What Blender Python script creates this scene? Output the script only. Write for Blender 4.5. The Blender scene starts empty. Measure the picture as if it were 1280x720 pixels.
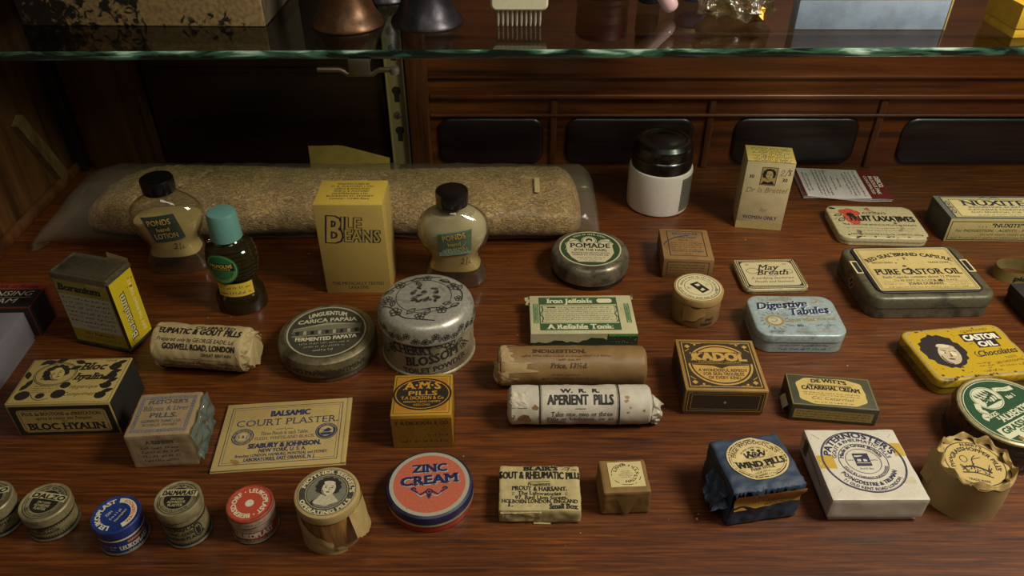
import bpy, bmesh, math, random
from mathutils import Vector, noise
from mathutils.geometry import tessellate_polygon
from mathutils.bvhtree import BVHTree
random.seed(7)
S = bpy.context.scene
COL = S.collection
PI = math.pi
R_ = math.radians

# ---------------------------------------------------------------- camera, light, exposure
cam_d = bpy.data.cameras.new('camera')
cam_d.sensor_width = 36.0
cam_d.lens = 36.0 * 975.0 / 1280.0
cam_d.clip_start = 0.01
cam = bpy.data.objects.new('camera', cam_d)
cam.location = (0, 0, 0.42)
cam.rotation_euler = (R_(90 - 36.4), 0, 0)
COL.objects.link(cam)
S.camera = cam

def area_light(name, loc, target, size, power, color):
    d = bpy.data.lights.new(name, 'AREA')
    d.shape = 'RECTANGLE'; d.size, d.size_y = size
    d.energy = power; d.color = color
    o = bpy.data.objects.new(name, d)
    o.location = loc
    o.rotation_euler = (Vector(target) - Vector(loc)).to_track_quat('-Z', 'Y').to_euler()
    COL.objects.link(o)
    return o
area_light('gallery_window_light', (0.66, 0.24, 0.80), (0.22, 0.50, 0.0), (0.30, 0.26), 9.6, (1.0, 0.92, 0.78))
area_light('front_fill_light', (0.0, -0.10, 1.10), (0.0, 0.5, 0.0), (0.6, 0.4), 2.2, (1.0, 0.90, 0.74))  # added fill to lift the front faces, not a gallery fitting
W = bpy.data.worlds.new('dim_gallery'); S.world = W
W.use_nodes = True
W.node_tree.nodes['Background'].inputs[0].default_value = (0.75, 0.64, 0.52, 1)
W.node_tree.nodes['Background'].inputs[1].default_value = 0.028
S.view_settings.view_transform = 'Standard'
S.view_settings.look = 'None'
S.view_settings.exposure = 0.0
S.view_settings.gamma = 1.0
S.view_settings.use_curve_mapping = False

# ---------------------------------------------------------------- materials
def lin(h):
    h = h.lstrip('#')
    out = []
    for i in (0, 2, 4):
        c = int(h[i:i+2], 16) / 255
        out.append(c / 12.92 if c <= 0.04045 else ((c + 0.055) / 1.055) ** 2.4)
    return (*out, 1)
_mats = {}
def base_mat(name):
    m = bpy.data.materials.new(name); m.use_nodes = True
    nt = m.node_tree
    return m, nt, nt.nodes['Principled BSDF']
def add_noise(nt, scale, detail=4, stretch=(1, 1, 1), dist=0.0):
    tc = nt.nodes.new('ShaderNodeTexCoord'); mp = nt.nodes.new('ShaderNodeMapping')
    mp.inputs['Scale'].default_value = stretch
    n = nt.nodes.new('ShaderNodeTexNoise')
    n.inputs['Scale'].default_value = scale; n.inputs['Detail'].default_value = detail
    n.inputs['Distortion'].default_value = dist
    nt.links.new(tc.outputs['Object'], mp.inputs['Vector']); nt.links.new(mp.outputs[0], n.inputs['Vector'])
    return n
def ramp(nt, src, stops):
    r = nt.nodes.new('ShaderNodeValToRGB'); e = r.color_ramp.elements
    while len(e) < len(stops): e.new(0.5)
    for i, (p, c) in enumerate(stops):
        e[i].position = p; e[i].color = c
    nt.links.new(src, r.inputs[0])
    return r
def mixc(nt, fac, a, b, mode='MIX'):
    m = nt.nodes.new('ShaderNodeMix'); m.data_type = 'RGBA'; m.blend_type = mode
    if isinstance(fac, float): m.inputs[0].default_value = fac
    else: nt.links.new(fac, m.inputs[0])
    for k, s in ((6, a), (7, b)):
        if isinstance(s, tuple): m.inputs[k].default_value = s
        else: nt.links.new(s, m.inputs[k])
    return m.outputs[2]
def bump(nt, src, strength, dist, p):
    b = nt.nodes.new('ShaderNodeBump'); b.inputs['Strength'].default_value = strength
    b.inputs['Distance'].default_value = dist
    nt.links.new(src, b.inputs['Height']); nt.links.new(b.outputs[0], p.inputs['Normal'])
def paper(col, stain='#6b4a22', amt=0.35, rough=0.75, scale=90, coat=0.0, bmp=0.12):
    """aged paper or card: blotchy stains and fine grain"""
    key = ('paper', col, stain, amt, rough, scale, coat)
    if key in _mats: return _mats[key]
    m, nt, p = base_mat('paper_' + col.strip('#'))
    n1 = add_noise(nt, scale, 5); n2 = add_noise(nt, 900, 2)
    r1 = ramp(nt, n1.outputs[0], [(0.42, (0, 0, 0, 1)), (0.78, (amt,) * 3 + (1,))])
    c = mixc(nt, r1.outputs[0], lin(col), lin(stain))
    r2 = ramp(nt, n2.outputs[0], [(0.3, (0.86,) * 3 + (1,)), (0.7, (1, 1, 1, 1))])
    c = mixc(nt, 1.0, c, r2.outputs[0], 'MULTIPLY')
    nt.links.new(c, p.inputs['Base Color'])
    p.inputs['Roughness'].default_value = rough
    p.inputs['Coat Weight'].default_value = coat; p.inputs['Coat Roughness'].default_value = 0.15
    bump(nt, n1.outputs[0], bmp, 0.002, p)
    _mats[key] = m
    return m
def ink(col, rough=0.6, wear=0.25, metal=0.0):
    key = ('ink', col, rough, wear, metal)
    if key in _mats: return _mats[key]
    m, nt, p = base_mat('ink_' + col.strip('#'))
    n = add_noise(nt, 700, 3)
    L = lin(col); hi = tuple(min(1, x * (1 + wear) + 0.03 * wear) for x in L[:3]) + (1,)
    r = ramp(nt, n.outputs[0], [(0.35, L), (0.75, hi)])
    nt.links.new(r.outputs[0], p.inputs['Base Color'])
    p.inputs['Roughness'].default_value = rough; p.inputs['Metallic'].default_value = metal
    _mats[key] = m
    return m
def tinplate(col, worn='#3a2c1c', amt=0.5, metal=0.0, rough=0.38, scale=110, coat=0.3, lo=0.5, hi=0.68, wear_metal=0.6):
    """painted or bare tin with worn, rusty patches"""
    key = ('tin', col, worn, amt, metal, rough, scale, coat, lo, hi)
    if key in _mats: return _mats[key]
    m, nt, p = base_mat('tin_' + col.strip('#'))
    n1 = add_noise(nt, scale, 8, dist=0.6); n2 = add_noise(nt, 420, 4)
    r1 = ramp(nt, n1.outputs[0], [(lo, (0, 0, 0, 1)), (hi, (amt,) * 3 + (1,))])
    r2 = ramp(nt, n2.outputs[0], [(0.3, (0.75,) * 3 + (1,)), (0.7, (1.05, 1.05, 1.05, 1))])
    c = mixc(nt, r1.outputs[0], lin(col), lin(worn))
    c = mixc(nt, 1.0, c, r2.outputs[0], 'MULTIPLY')
    nt.links.new(c, p.inputs['Base Color'])
    p.inputs['Metallic'].default_value = metal
    rr = ramp(nt, n1.outputs[0], [(0.35, (rough,) * 3 + (1,)), (0.8, (min(1, rough + 0.3),) * 3 + (1,))])
    nt.links.new(rr.outputs[0], p.inputs['Roughness'])
    p.inputs['Coat Weight'].default_value = coat; p.inputs['Coat Roughness'].default_value = 0.25
    bump(nt, n2.outputs[0], 0.08, 0.001, p)
    _mats[key] = m
    return m
def wood(name, dark, mid, light, stretch=(2.2, 55, 55), rough=0.42, coat=0.5, coat_r=0.16, grain=1.0):
    m, nt, p = base_mat(name)
    n1 = add_noise(nt, 1.6, 6, stretch, 0.8); n2 = add_noise(nt, 7.0, 4, (stretch[0] * 1.6, stretch[1] * 1.3, stretch[2] * 1.3), 0.3)
    n3 = add_noise(nt, 5.0, 3)
    r1 = ramp(nt, n1.outputs[0], [(0.25, lin(dark)), (0.5, lin(mid)), (0.78, lin(light))])
    r2 = ramp(nt, n2.outputs[0], [(0.32, (0.45,) * 3 + (1,)), (0.55, (1, 1, 1, 1))])
    r3 = ramp(nt, n3.outputs[0], [(0.3, (0.7, 0.66, 0.62, 1)), (0.7, (1.1, 1.1, 1.1, 1))])
    c = mixc(nt, grain * 0.8, r1.outputs[0], r2.outputs[0], 'MULTIPLY')
    c = mixc(nt, 1.0, c, r3.outputs[0], 'MULTIPLY')
    nt.links.new(c, p.inputs['Base Color'])
    p.inputs['Roughness'].default_value = rough
    p.inputs['Coat Weight'].default_value = coat; p.inputs['Coat Roughness'].default_value = coat_r
    bump(nt, n2.outputs[0], 0.06, 0.0008, p)
    return m
def plain(name, col, rough=0.5, metal=0.0, coat=0.0, spec=None):
    key = ('plain', name, col, rough, metal)
    if key in _mats: return _mats[key]
    m, nt, p = base_mat(name)
    n = add_noise(nt, 260, 3)
    L = lin(col)
    r = ramp(nt, n.outputs[0], [(0.3, tuple(x * 0.93 for x in L[:3]) + (1,)), (0.7, L)])
    nt.links.new(r.outputs[0], p.inputs['Base Color'])
    p.inputs['Roughness'].default_value = rough; p.inputs['Metallic'].default_value = metal
    p.inputs['Coat Weight'].default_value = coat; p.inputs['Coat Roughness'].default_value = 0.12
    _mats[key] = m
    return m
def clear(name, tint, rough=0.03, ior=1.45, haze=0.0, haze_col='#c9c2b0', wr=0.0, wscale=120, gain=1.0):
    """thin clear sheet or glass: see-through with a real fresnel reflection, and some milky haze"""
    m = bpy.data.materials.new(name); m.use_nodes = True
    nt = m.node_tree; nt.nodes.clear()
    out = nt.nodes.new('ShaderNodeOutputMaterial')
    tr = nt.nodes.new('ShaderNodeBsdfTransparent'); tr.inputs[0].default_value = lin(tint)
    gl = nt.nodes.new('ShaderNodeBsdfGlossy'); gl.inputs['Roughness'].default_value = rough
    df = nt.nodes.new('ShaderNodeBsdfDiffuse'); df.inputs[0].default_value = lin(haze_col)
    # thin-sheet (Schlick) fresnel, the same from both sides
    geo = nt.nodes.new('ShaderNodeNewGeometry'); dot = nt.nodes.new('ShaderNodeVectorMath'); dot.operation = 'DOT_PRODUCT'
    nt.links.new(geo.outputs['Incoming'], dot.inputs[0]); nt.links.new(geo.outputs['Normal'], dot.inputs[1])
    def mth(op, a, b):
        q = nt.nodes.new('ShaderNodeMath'); q.operation = op
        for i_, s_ in enumerate((a, b)):
            if isinstance(s_, float): q.inputs[i_].default_value = s_
            else: nt.links.new(s_, q.inputs[i_])
        return q.outputs[0]
    f0 = ((ior - 1) / (ior + 1)) ** 2 * 1.8
    fr = mth('ADD', mth('MULTIPLY', mth('POWER', mth('SUBTRACT', 1.0, mth('ABSOLUTE', dot.outputs['Value'], 0.0)), 5.0), 1 - f0), f0)
    m1 = nt.nodes.new('ShaderNodeMixShader'); m2 = nt.nodes.new('ShaderNodeMixShader')
    m1.inputs[0].default_value = haze
    nt.links.new(tr.outputs[0], m1.inputs[1]); nt.links.new(df.outputs[0], m1.inputs[2])
    mul = nt.nodes.new('ShaderNodeMath'); mul.operation = 'MULTIPLY'; mul.inputs[1].default_value = gain; mul.use_clamp = True
    nt.links.new(fr, mul.inputs[0])
    nt.links.new(mul.outputs[0], m2.inputs[0]); nt.links.new(m1.outputs[0], m2.inputs[1]); nt.links.new(gl.outputs[0], m2.inputs[2])
    nt.links.new(m2.outputs[0], out.inputs[0])
    if wr > 0:
        n = add_noise(nt, wscale, 4, dist=0.8)
        b = nt.nodes.new('ShaderNodeBump'); b.inputs['Strength'].default_value = wr; b.inputs['Distance'].default_value = 0.004
        nt.links.new(n.outputs[0], b.inputs['Height'])
        nt.links.new(b.outputs[0], gl.inputs['Normal']); nt.links.new(b.outputs[0], dot.inputs[1])
    return m
BLK = ink('#14120f'); NAVY = ink('#1b2340'); WHT = ink('#e6dfc8', wear=0.05); CREAM = ink('#d8c98f', wear=0.05)

# ---------------------------------------------------------------- lettering (built-in face, drawn as thin print on the surface)
_tc = bpy.data.curves.new('type', 'FONT'); _to = bpy.data.objects.new('type', _tc)
COL.objects.link(_to)
_tc.resolution_u = 2; _tc.fill_mode = 'FRONT'
_gl = {}
def _tmesh(body, bold):
    _tc.body = body; _tc.offset = bold
    bpy.context.view_layer.update()
    e = _to.evaluated_get(bpy.context.evaluated_depsgraph_get())
    me = e.to_mesh()
    v = [(p.co.x, p.co.y) for p in me.vertices]; f = [tuple(p.vertices) for p in me.polygons]
    e.to_mesh_clear()
    return v, f
def _mx(v): return max([p[0] for p in v], default=0)
_I0 = _mx(_tmesh('I', 0)[0])
_hv = _tmesh('H', 0)[0]; CAP = max(p[1] for p in _hv)
_xv = _tmesh('x', 0)[0]; XH = max(p[1] for p in _xv)
def glyph(ch, serif=False):
    k = (ch, serif)
    if k in _gl: return _gl[k]
    adv = _mx(_tmesh(ch + 'I', 0)[0]) - _I0
    v, f = ([], []) if ch == ' ' else _tmesh(ch, 0)
    if serif and v:
        cnt = {}
        for q in f:
            for a, b in zip(q, q[1:] + q[:1]):
                e = (min(a, b), max(a, b)); cnt[e] = cnt.get(e, 0) + 1
        t = 0.05
        for (a, b), n in cnt.items():
            if n != 1: continue
            (xa, ya), (xb, yb) = v[a], v[b]
            if abs(ya - yb) > 0.01 or not 0.03 < abs(xa - xb) < 0.24: continue
            x0, x1 = min(xa, xb) - 0.075, max(xa, xb) + 0.075
            for lvl, d in ((0, 1), (CAP, -1), (XH, -1)):
                if abs(ya - lvl) < 0.02 and not (lvl == XH and ch.isupper()) and not (lvl == CAP and ch in 'A4') and not (lvl == 0 and ch in 'VWvwy7'):
                    i = len(v); v += [(x0, ya), (x1, ya), (x1, ya + d * t), (x0, ya + d * t)]
                    f.append((i, i + 1, i + 2, i + 3) if d > 0 else (i + 3, i + 2, i + 1, i)); break
    tri = [(q[0], q[i], q[i + 1]) for q in f for i in range(1, len(q) - 1)]; f = []; mid = {}
    while tri:      # split long strokes so that the print can follow a curved surface
        q = tri.pop(); L = [(math.dist(v[q[i]], v[q[(i + 1) % 3]]), i) for i in range(3)]; d, i = max(L)
        if d < .3: f.append(q); continue
        a, b, c = q[i], q[(i + 1) % 3], q[(i + 2) % 3]; e = (min(a, b), max(a, b))
        if e not in mid: v.append(((v[a][0] + v[b][0]) / 2, (v[a][1] + v[b][1]) / 2)); mid[e] = len(v) - 1
        tri += [(a, mid[e], c), (mid[e], b, c)]
    _gl[k] = (v, f, adv)
    return _gl[k]
_rg = random.Random(3)
class Print:
    """flat artwork in label space: u to the right, v up, in centimetres"""
    def __init__(self): self.e = []
    def add(self, pts, faces, m, rot=0, c=(0, 0), sub=0):
        if rot:
            a = R_(rot); ca, sa = math.cos(a), math.sin(a)
            pts = [(c[0] + (x - c[0]) * ca - (y - c[1]) * sa, c[1] + (x - c[0]) * sa + (y - c[1]) * ca) for x, y in pts]
        self.e.append((pts, faces, m, sub)); return self
    def text(self, s, u, v, h, w=None, m=None, bold=0.0, serif=False, italic=0.0, arc=None, rot=0, al='c', track=0.0, bend=0.0):
        if bold > 0:      # embolden by overprinting slightly shifted impressions
            q = bold * h / CAP
            for n_, (dx, dy) in enumerate(((-1, -.7), (1, -.7), (-1, .7), (1, .7), (0, 0))):
                self._t(s, u, v, h, w, m, serif, italic, arc, rot, al, track, bend, dx * q, dy * q, 5 - n_ if n_ < 4 else 0)
            return self
        return self._t(s, u, v, h, w, m, serif, italic, arc, rot, al, track, bend, 0, 0, 0)
    def _t(self, s, u, v, h, w, m, serif, italic, arc, rot, al, track, bend, ox, oy, sub):
        m = m or BLK; k = h / CAP; pts = []; fs = []; x = 0.0
        for ch in s:
            gv, gf, adv = glyph(ch, serif)
            i = len(pts); pts += [(x + a + italic * b, b) for a, b in gv]; fs += [tuple(j + i for j in q) for q in gf]
            x += adv + track
        W0 = max(x - track, 1e-6)
        sx = k if w is None else w / W0
        off = {'c': W0 / 2, 'l': 0, 'r': W0}[al]
        pts = [((a - off) * sx + ox, b * k + oy) for a, b in pts]
        if arc:
            r, ac, dr = arc; ac = R_(ac)
            pts = [(u + (r + dr * b) * math.cos(ac - dr * a / r), v + (r + dr * b) * math.sin(ac - dr * a / r)) for a, b in pts]
        else:
            pts = [(u + a, v + b + bend * (1 - (2 * a / max(W0 * sx, 1e-6)) ** 2)) for a, b in pts]
        return self.add(pts, fs, m, rot, (u, v), sub)
    def greek(self, u0, u1, v, h, m=None, rot=0, c=None, word=3.2):
        """a line of print too small to read: rows of letter-sized dashes"""
        m = m or BLK; x = u0; pts = []; fs = []
        while x < u1:
            n = _rg.randint(2, 8)
            for _ in range(n):
                w = h * _rg.uniform(0.35, 0.7)
                if x + w > u1: break
                i = len(pts); t = h * _rg.uniform(0.75, 1.0); st = w * 0.42
                if _rg.random() < 0.6: pts += [(x, v), (x + st, v), (x + st, v + t), (x, v + t)]
                else: pts += [(x, v), (x + w, v), (x + w, v + t * 0.45), (x, v + t * 0.45)]
                fs.append((i, i + 1, i + 2, i + 3)); x += w * 1.25
            x += h * 0.6
            if u1 - x < h: break
        return self.add(pts, fs, m, rot, c or ((u0 + u1) / 2, v))
    def arcgreek(self, u, v, r, a0, a1, h, m=None):
        m = m or BLK; a = a0; pts = []; fs = []; sg = 1 if a1 > a0 else -1
        while (a1 - a) * sg > 0:
            for _ in range(_rg.randint(2, 6)):
                da = math.degrees(abs(h) * _rg.uniform(0.3, 0.6) / r) * sg; i = len(pts)
                for (rr, aa) in ((r, a), (r, a + da * 0.6), (r + h, a + da * 0.6), (r + h * _rg.uniform(0.6, 1), a)):
                    pts.append((u + rr * math.cos(R_(aa)), v + rr * math.sin(R_(aa))))
                fs.append((i, i + 1, i + 2, i + 3)); a += da * 1.3
            a += math.degrees(abs(h) * 0.5 / r) * sg
        return self.add(pts, fs, m)
    def rect(self, u0, v0, u1, v1, m, n=1, k=1, rot=0, c=None):
        pts = [(u0 + (u1 - u0) * i / n, v0 + (v1 - v0) * j / k) for j in range(k + 1) for i in range(n + 1)]
        fs = [(j * (n + 1) + i, j * (n + 1) + i + 1, (j + 1) * (n + 1) + i + 1, (j + 1) * (n + 1) + i) for j in range(k) for i in range(n)]
        return self.add(pts, fs, m, rot, c or ((u0 + u1) / 2, (v0 + v1) / 2))
    def frame(self, u0, v0, u1, v1, t, m, n=6):
        self.rect(u0, v0, u1, v0 + t, m, n); self.rect(u0, v1 - t, u1, v1, m, n)
        self.rect(u0, v0 + t, u0 + t, v1 - t, m, 1, n); return self.rect(u1 - t, v0 + t, u1, v1 - t, m, 1, n)
    def disc(self, u, v, rx, ry=None, m=None, n=40, a0=0, a1=360, rot=0, rings=3):
        ry = ry or rx
        pts = [(u, v)]
        for q in range(1, rings + 1):
            pts += [(u + rx * q / rings * math.cos(R_(a0 + (a1 - a0) * i / n)), v + ry * q / rings * math.sin(R_(a0 + (a1 - a0) * i / n))) for i in range(n + 1)]
        fs = [(0, 1 + i, 2 + i) for i in range(n)]
        for q in range(rings - 1):
            b = 1 + q * (n + 1)
            fs += [(b + i, b + n + 1 + i, b + n + 2 + i, b + i + 1) for i in range(n)]
        return self.add(pts, fs, m, rot, (u, v))
    def ring(self, u, v, rx, ry, t, m, n=56, a0=0, a1=360, rot=0):
        pts = []
        for i in range(n + 1):
            a = R_(a0 + (a1 - a0) * i / n)
            pts += [(u + rx * math.cos(a), v + ry * math.sin(a)), (u + (rx - t) * math.cos(a), v + (ry - t) * math.sin(a))]
        return self.add(pts, [(2 * i, 2 * i + 2, 2 * i + 3, 2 * i + 1) for i in range(n)], m, rot, (u, v))
    def poly(self, pts, m, rot=0, c=(0, 0)):
        t = tessellate_polygon([[Vector((a, b, 0)) for a, b in pts]])
        return self.add(list(pts), [tuple(q) for q in t], m, rot, c)
    def stroke(self, pts, w, m=None, rot=0, c=(0, 0), smooth=True):
        m = m or BLK
        if smooth and len(pts) > 2: pts = spline(pts, 7)
        out = []
        for i, (x, y) in enumerate(pts):
            a = pts[max(i - 1, 0)]; b = pts[min(i + 1, len(pts) - 1)]
            dx, dy = b[0] - a[0], b[1] - a[1]; L = math.hypot(dx, dy) or 1
            out += [(x - dy / L * w / 2, y + dx / L * w / 2), (x + dy / L * w / 2, y - dx / L * w / 2)]
        return self.add(out, [(2 * i, 2 * i + 1, 2 * i + 3, 2 * i + 2) for i in range(len(pts) - 1)], m, rot, c)
    def flower(self, u, v, r, m, fill=None, n=5):
        for i in range(n):
            a = 2 * PI * i / n + 0.3
            if fill: self.disc(u + r * .55 * math.cos(a), v + r * .55 * math.sin(a), r * .45, None, fill, 10)
            self.ring(u + r * .55 * math.cos(a), v + r * .55 * math.sin(a), r * .46, r * .46, r * .17, m, 12)
        return self.disc(u, v, r * .2, None, m, 8)
    def leaf(self, u, v, L, ang, m, fill=False):
        ca, sa = math.cos(R_(ang)), math.sin(R_(ang)); up = []; dn = []
        for i in range(7):
            t = i / 6; b = math.sin(t * PI) * L * .24
            up.append((u + ca * L * t - sa * b, v + sa * L * t + ca * b)); dn.append((u + ca * L * t + sa * b, v + sa * L * t - ca * b))
        if fill: return self.poly(up + dn[-2:0:-1], m)
        self.stroke(up, L * .09, m, smooth=False); self.stroke(dn, L * .09, m, smooth=False)
        return self.stroke([up[0], up[-1]], L * .05, m, smooth=False)
    def specks(self, u0, v0, u1, v1, n, r, m, seed=1):
        g = random.Random(seed)
        for _ in range(n):
            q = r * g.uniform(.3, 1); x, y = g.uniform(u0, u1), g.uniform(v0, v1)
            k = g.randint(5, 8)
            self.add([(x + q * g.uniform(.5, 1.2) * math.cos(2 * PI * i / k), y + q * g.uniform(.4, 1) * math.sin(2 * PI * i / k)) for i in range(k)], [tuple(range(k))], m)
        return self
def spline(p, n=6):
    out = []
    for i in range(len(p) - 1):
        p0, p1, p2, p3 = p[max(i - 1, 0)], p[i], p[i + 1], p[min(i + 2, len(p) - 1)]
        for j in range(n):
            t = j / n
            out.append(tuple(0.5 * (2 * b + (c - a) * t + (2 * a - 5 * b + 4 * c - d) * t * t + (3 * b - a - 3 * c + d) * t ** 3) for a, b, c, d in zip(p0, p1, p2, p3)))
    return out + [tuple(p[-1])]
def portrait(P, u, v, s, hair, skin, dark, rot=0, curls=True):
    """a small printed head: hair mass, face, brows, eyes, nose, mouth"""
    def tr(x, y):
        a = R_(rot); return (u + s * (x * math.cos(a) - y * math.sin(a)), v + s * (x * math.sin(a) + y * math.cos(a)))
    def blob(x, y, rx, ry, m, n=18, wob=0.0, seed=0):
        g = random.Random(seed)
        P.poly([tr(x + rx * (1 + wob * g.uniform(-1, 1)) * math.cos(2 * PI * i / n), y + ry * (1 + wob * g.uniform(-1, 1)) * math.sin(2 * PI * i / n)) for i in range(n)], m)
    blob(0, .12, .95, .95, hair, 26, .08, 4)
    if curls:
        for i in range(9):
            a = R_(-30 + 30 * i); blob(.86 * math.cos(a), .1 + .8 * math.sin(a), .26, .26, hair, 12, .05, i)
    blob(.06, -.12, .58, .8, skin, 26, .0)
    blob(.0, .5, .5, .2, skin, 14)
    for sx in (-.2, .32):
        blob(sx, -.02, .11, .055, dark, 10); P.stroke([tr(sx - .14, .12), tr(sx, .17), tr(sx + .14, .12)], .05 * s, dark)
    P.stroke([tr(.1, .0), tr(.15, -.25), tr(.04, -.28)], .05 * s, dark)
    blob(.07, -.5, .18, .06, dark, 12)
    P.stroke([tr(-.42, -.3), tr(-.25, -.7), tr(.05, -.9)], .07 * s, dark)

# ---------------------------------------------------------------- mesh building (centimetres)
class MB:
    def __init__(self): self.v = []; self.f = []; self.m = []; self.mats = []
    def mi(self, m):
        if m not in self.mats: self.mats.append(m)
        return self.mats.index(m)
    def add(self, vs, fs, m, xf=None):
        i = len(self.v); k = self.mi(m)
        self.v += [xf(Vector(p)) if xf else Vector(p) for p in vs]
        for q in fs: self.f.append(tuple(j + i for j in q)); self.m.append(k)
        return self
    def box(self, x0, y0, z0, x1, y1, z1, m, bev=0.0, seg=2, xf=None):
        bm = bmesh.new(); bmesh.ops.create_cube(bm, size=1)
        for q in bm.verts: q.co = ((x0 + x1) / 2 + q.co.x * (x1 - x0), (y0 + y1) / 2 + q.co.y * (y1 - y0), (z0 + z1) / 2 + q.co.z * (z1 - z0))
        if bev: bmesh.ops.bevel(bm, geom=bm.edges[:], offset=bev, segments=seg, profile=.5, affect='EDGES')
        bm.verts.index_update()
        self.add([q.co.copy() for q in bm.verts], [tuple(w.index for w in q.verts) for q in bm.faces], m, xf); bm.free()
        return self
    def loft(self, rings, m, closed=True, cap0=True, cap1=True, xf=None):
        n = len(rings[0]); vs = [p for r in rings for p in r]; fs = []
        for k in range(len(rings) - 1):
            for i in range(n if closed else n - 1):
                j = (i + 1) % n
                fs.append((k * n + i, k * n + j, (k + 1) * n + j, (k + 1) * n + i))
        if cap0: fs.append(tuple(range(n))[::-1])
        if cap1: fs.append(tuple((len(rings) - 1) * n + i for i in range(n)))
        return self.add(vs, fs, m, xf)
    def lathe(self, prof, m, n=64, sy=1.0, c=(0, 0), cap0=True, cap1=True, xf=None):
        return self.loft([[(c[0] + r * math.cos(2 * PI * i / n), c[1] + sy * r * math.sin(2 * PI * i / n), z) for i in range(n)] for r, z in prof], m, True, cap0, cap1, xf)
    def rstack(self, w, d, r, prof, m, cap0=True, cap1=True, seg=8, c=(0, 0)):
        return self.loft([[(x + c[0], y + c[1], z) for x, y in rrect(w - 2 * i, d - 2 * i, max(r - i, .02), seg)] for i, z in prof], m, True, cap0, cap1)
    def grid(self, fn, nu, nv, m):
        vs = [fn(i / nu, j / nv) for j in range(nv + 1) for i in range(nu + 1)]
        return self.add(vs, [(j * (nu + 1) + i, j * (nu + 1) + i + 1, (j + 1) * (nu + 1) + i + 1, (j + 1) * (nu + 1) + i) for j in range(nv) for i in range(nu)], m)
    def tube(self, pts, r, m, n=10):
        pts = [Vector(p) for p in pts]; rings = []
        for i, p in enumerate(pts):
            t = (pts[min(i + 1, len(pts) - 1)] - pts[max(i - 1, 0)]).normalized()
            a = t.cross(Vector((0, 0, 1)) if abs(t.z) < .9 else Vector((1, 0, 0))).normalized(); b = t.cross(a)
            rr = r[i] if isinstance(r, (list, tuple)) else r
            rings.append([p + a * rr * math.cos(2 * PI * k / n) + b * rr * math.sin(2 * PI * k / n) for k in range(n)])
        return self.loft(rings, m)
    def pr(self, P, fn, base=0.006, step=0.002):
        placed = []; last5 = False
        for pts, fs, m, sb in P.e:
            if not pts: continue
            xs, ys = [q[0] for q in pts], [q[1] for q in pts]
            bb = (min(xs), max(xs), min(ys), max(ys)); k = 0
            if sb: k = placed[-1][1] if sb < 5 else None
            if not sb or k is None:
                k = max([1 + q[1] for q in placed if q[0][0] < bb[1] and bb[0] < q[0][1] and q[0][2] < bb[3] and bb[2] < q[0][3]], default=0) if not (sb == 0 and last5) else placed[-1][1]
            last5 = sb > 0
            placed.append((bb, k)); l = base + step * k + step * .15 * sb
            self.add([fn(a, b, l) for a, b in pts], fs, m)
        return self
    def build(self, name, parent=None, sharp=35, flat=False):
        me = bpy.data.meshes.new(name)
        me.from_pydata([p * .01 for p in self.v], [], self.f)
        for q in self.mats: me.materials.append(q)
        me.polygons.foreach_set('material_index', self.m)
        me.validate(); me.update()
        if not flat:
            me.polygons.foreach_set('use_smooth', [True] * len(me.polygons))
            me.set_sharp_from_angle(angle=R_(sharp))
        o = bpy.data.objects.new(name, me); COL.objects.link(o)
        if parent: o.parent = parent
        return o
def drape(mb, axis='z', k=1.0):
    """lay print on whatever surface the mesh has there: straight down, or from the front"""
    t = BVHTree.FromPolygons([tuple(p) for p in mb.v], mb.f)
    def f(u, v, l):
        o, d = (Vector((u, v, 40)), Vector((0, 0, -1))) if axis == 'z' else (Vector((u, -40, v)), Vector((0, 1, 0)))
        h = t.ray_cast(o, d)
        if h[0] is None: h = t.find_nearest(Vector((u, v, 3)) if axis == 'z' else Vector((u, -3, v)))
        return h[0] - d * (l * k)
    return f
def rrect(w, d, r, seg=8):
    r = min(r, w / 2 - .001, d / 2 - .001); out = []
    for cx, cy, a0 in ((w / 2 - r, d / 2 - r, 0), (-w / 2 + r, d / 2 - r, 90), (-w / 2 + r, -d / 2 + r, 180), (w / 2 - r, -d / 2 + r, 270)):
        out += [(cx + r * math.cos(R_(a0 + 90 * i / seg)), cy + r * math.sin(R_(a0 + 90 * i / seg))) for i in range(seg + 1)]
    return out
def nz(p, f, s=0): return noise.noise(Vector((p[0] * f + s * 7.3, p[1] * f - s * 3.1, p[2] * f + s)))
def nv(p, f, s=0): return noise.noise_vector(Vector((p[0] * f + s * 7.3, p[1] * f - s * 3.1, p[2] * f + s)))
def thing(name, label, cat, x, y, z=0.0, rot=0.0, group=None):
    o = bpy.data.objects.new(name, None); COL.objects.link(o)
    o.empty_display_size = .01
    o.location = (x * .01, y * .01, z * .01); o.rotation_euler = (0, 0, R_(rot))
    return tag(o, label, cat, group)
def tag(o, label, cat, group=None):
    o['label'] = label; o['category'] = cat
    if group: o['group'] = group
    return o
def struct(o, x=0, y=0, z=0):
    o['kind'] = 'structure'; return o
def at(o, x, y, z=0.0, rot=0.0):
    o.location = (x * .01, y * .01, z * .01); o.rotation_euler = (0, 0, R_(rot)); return o
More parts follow.
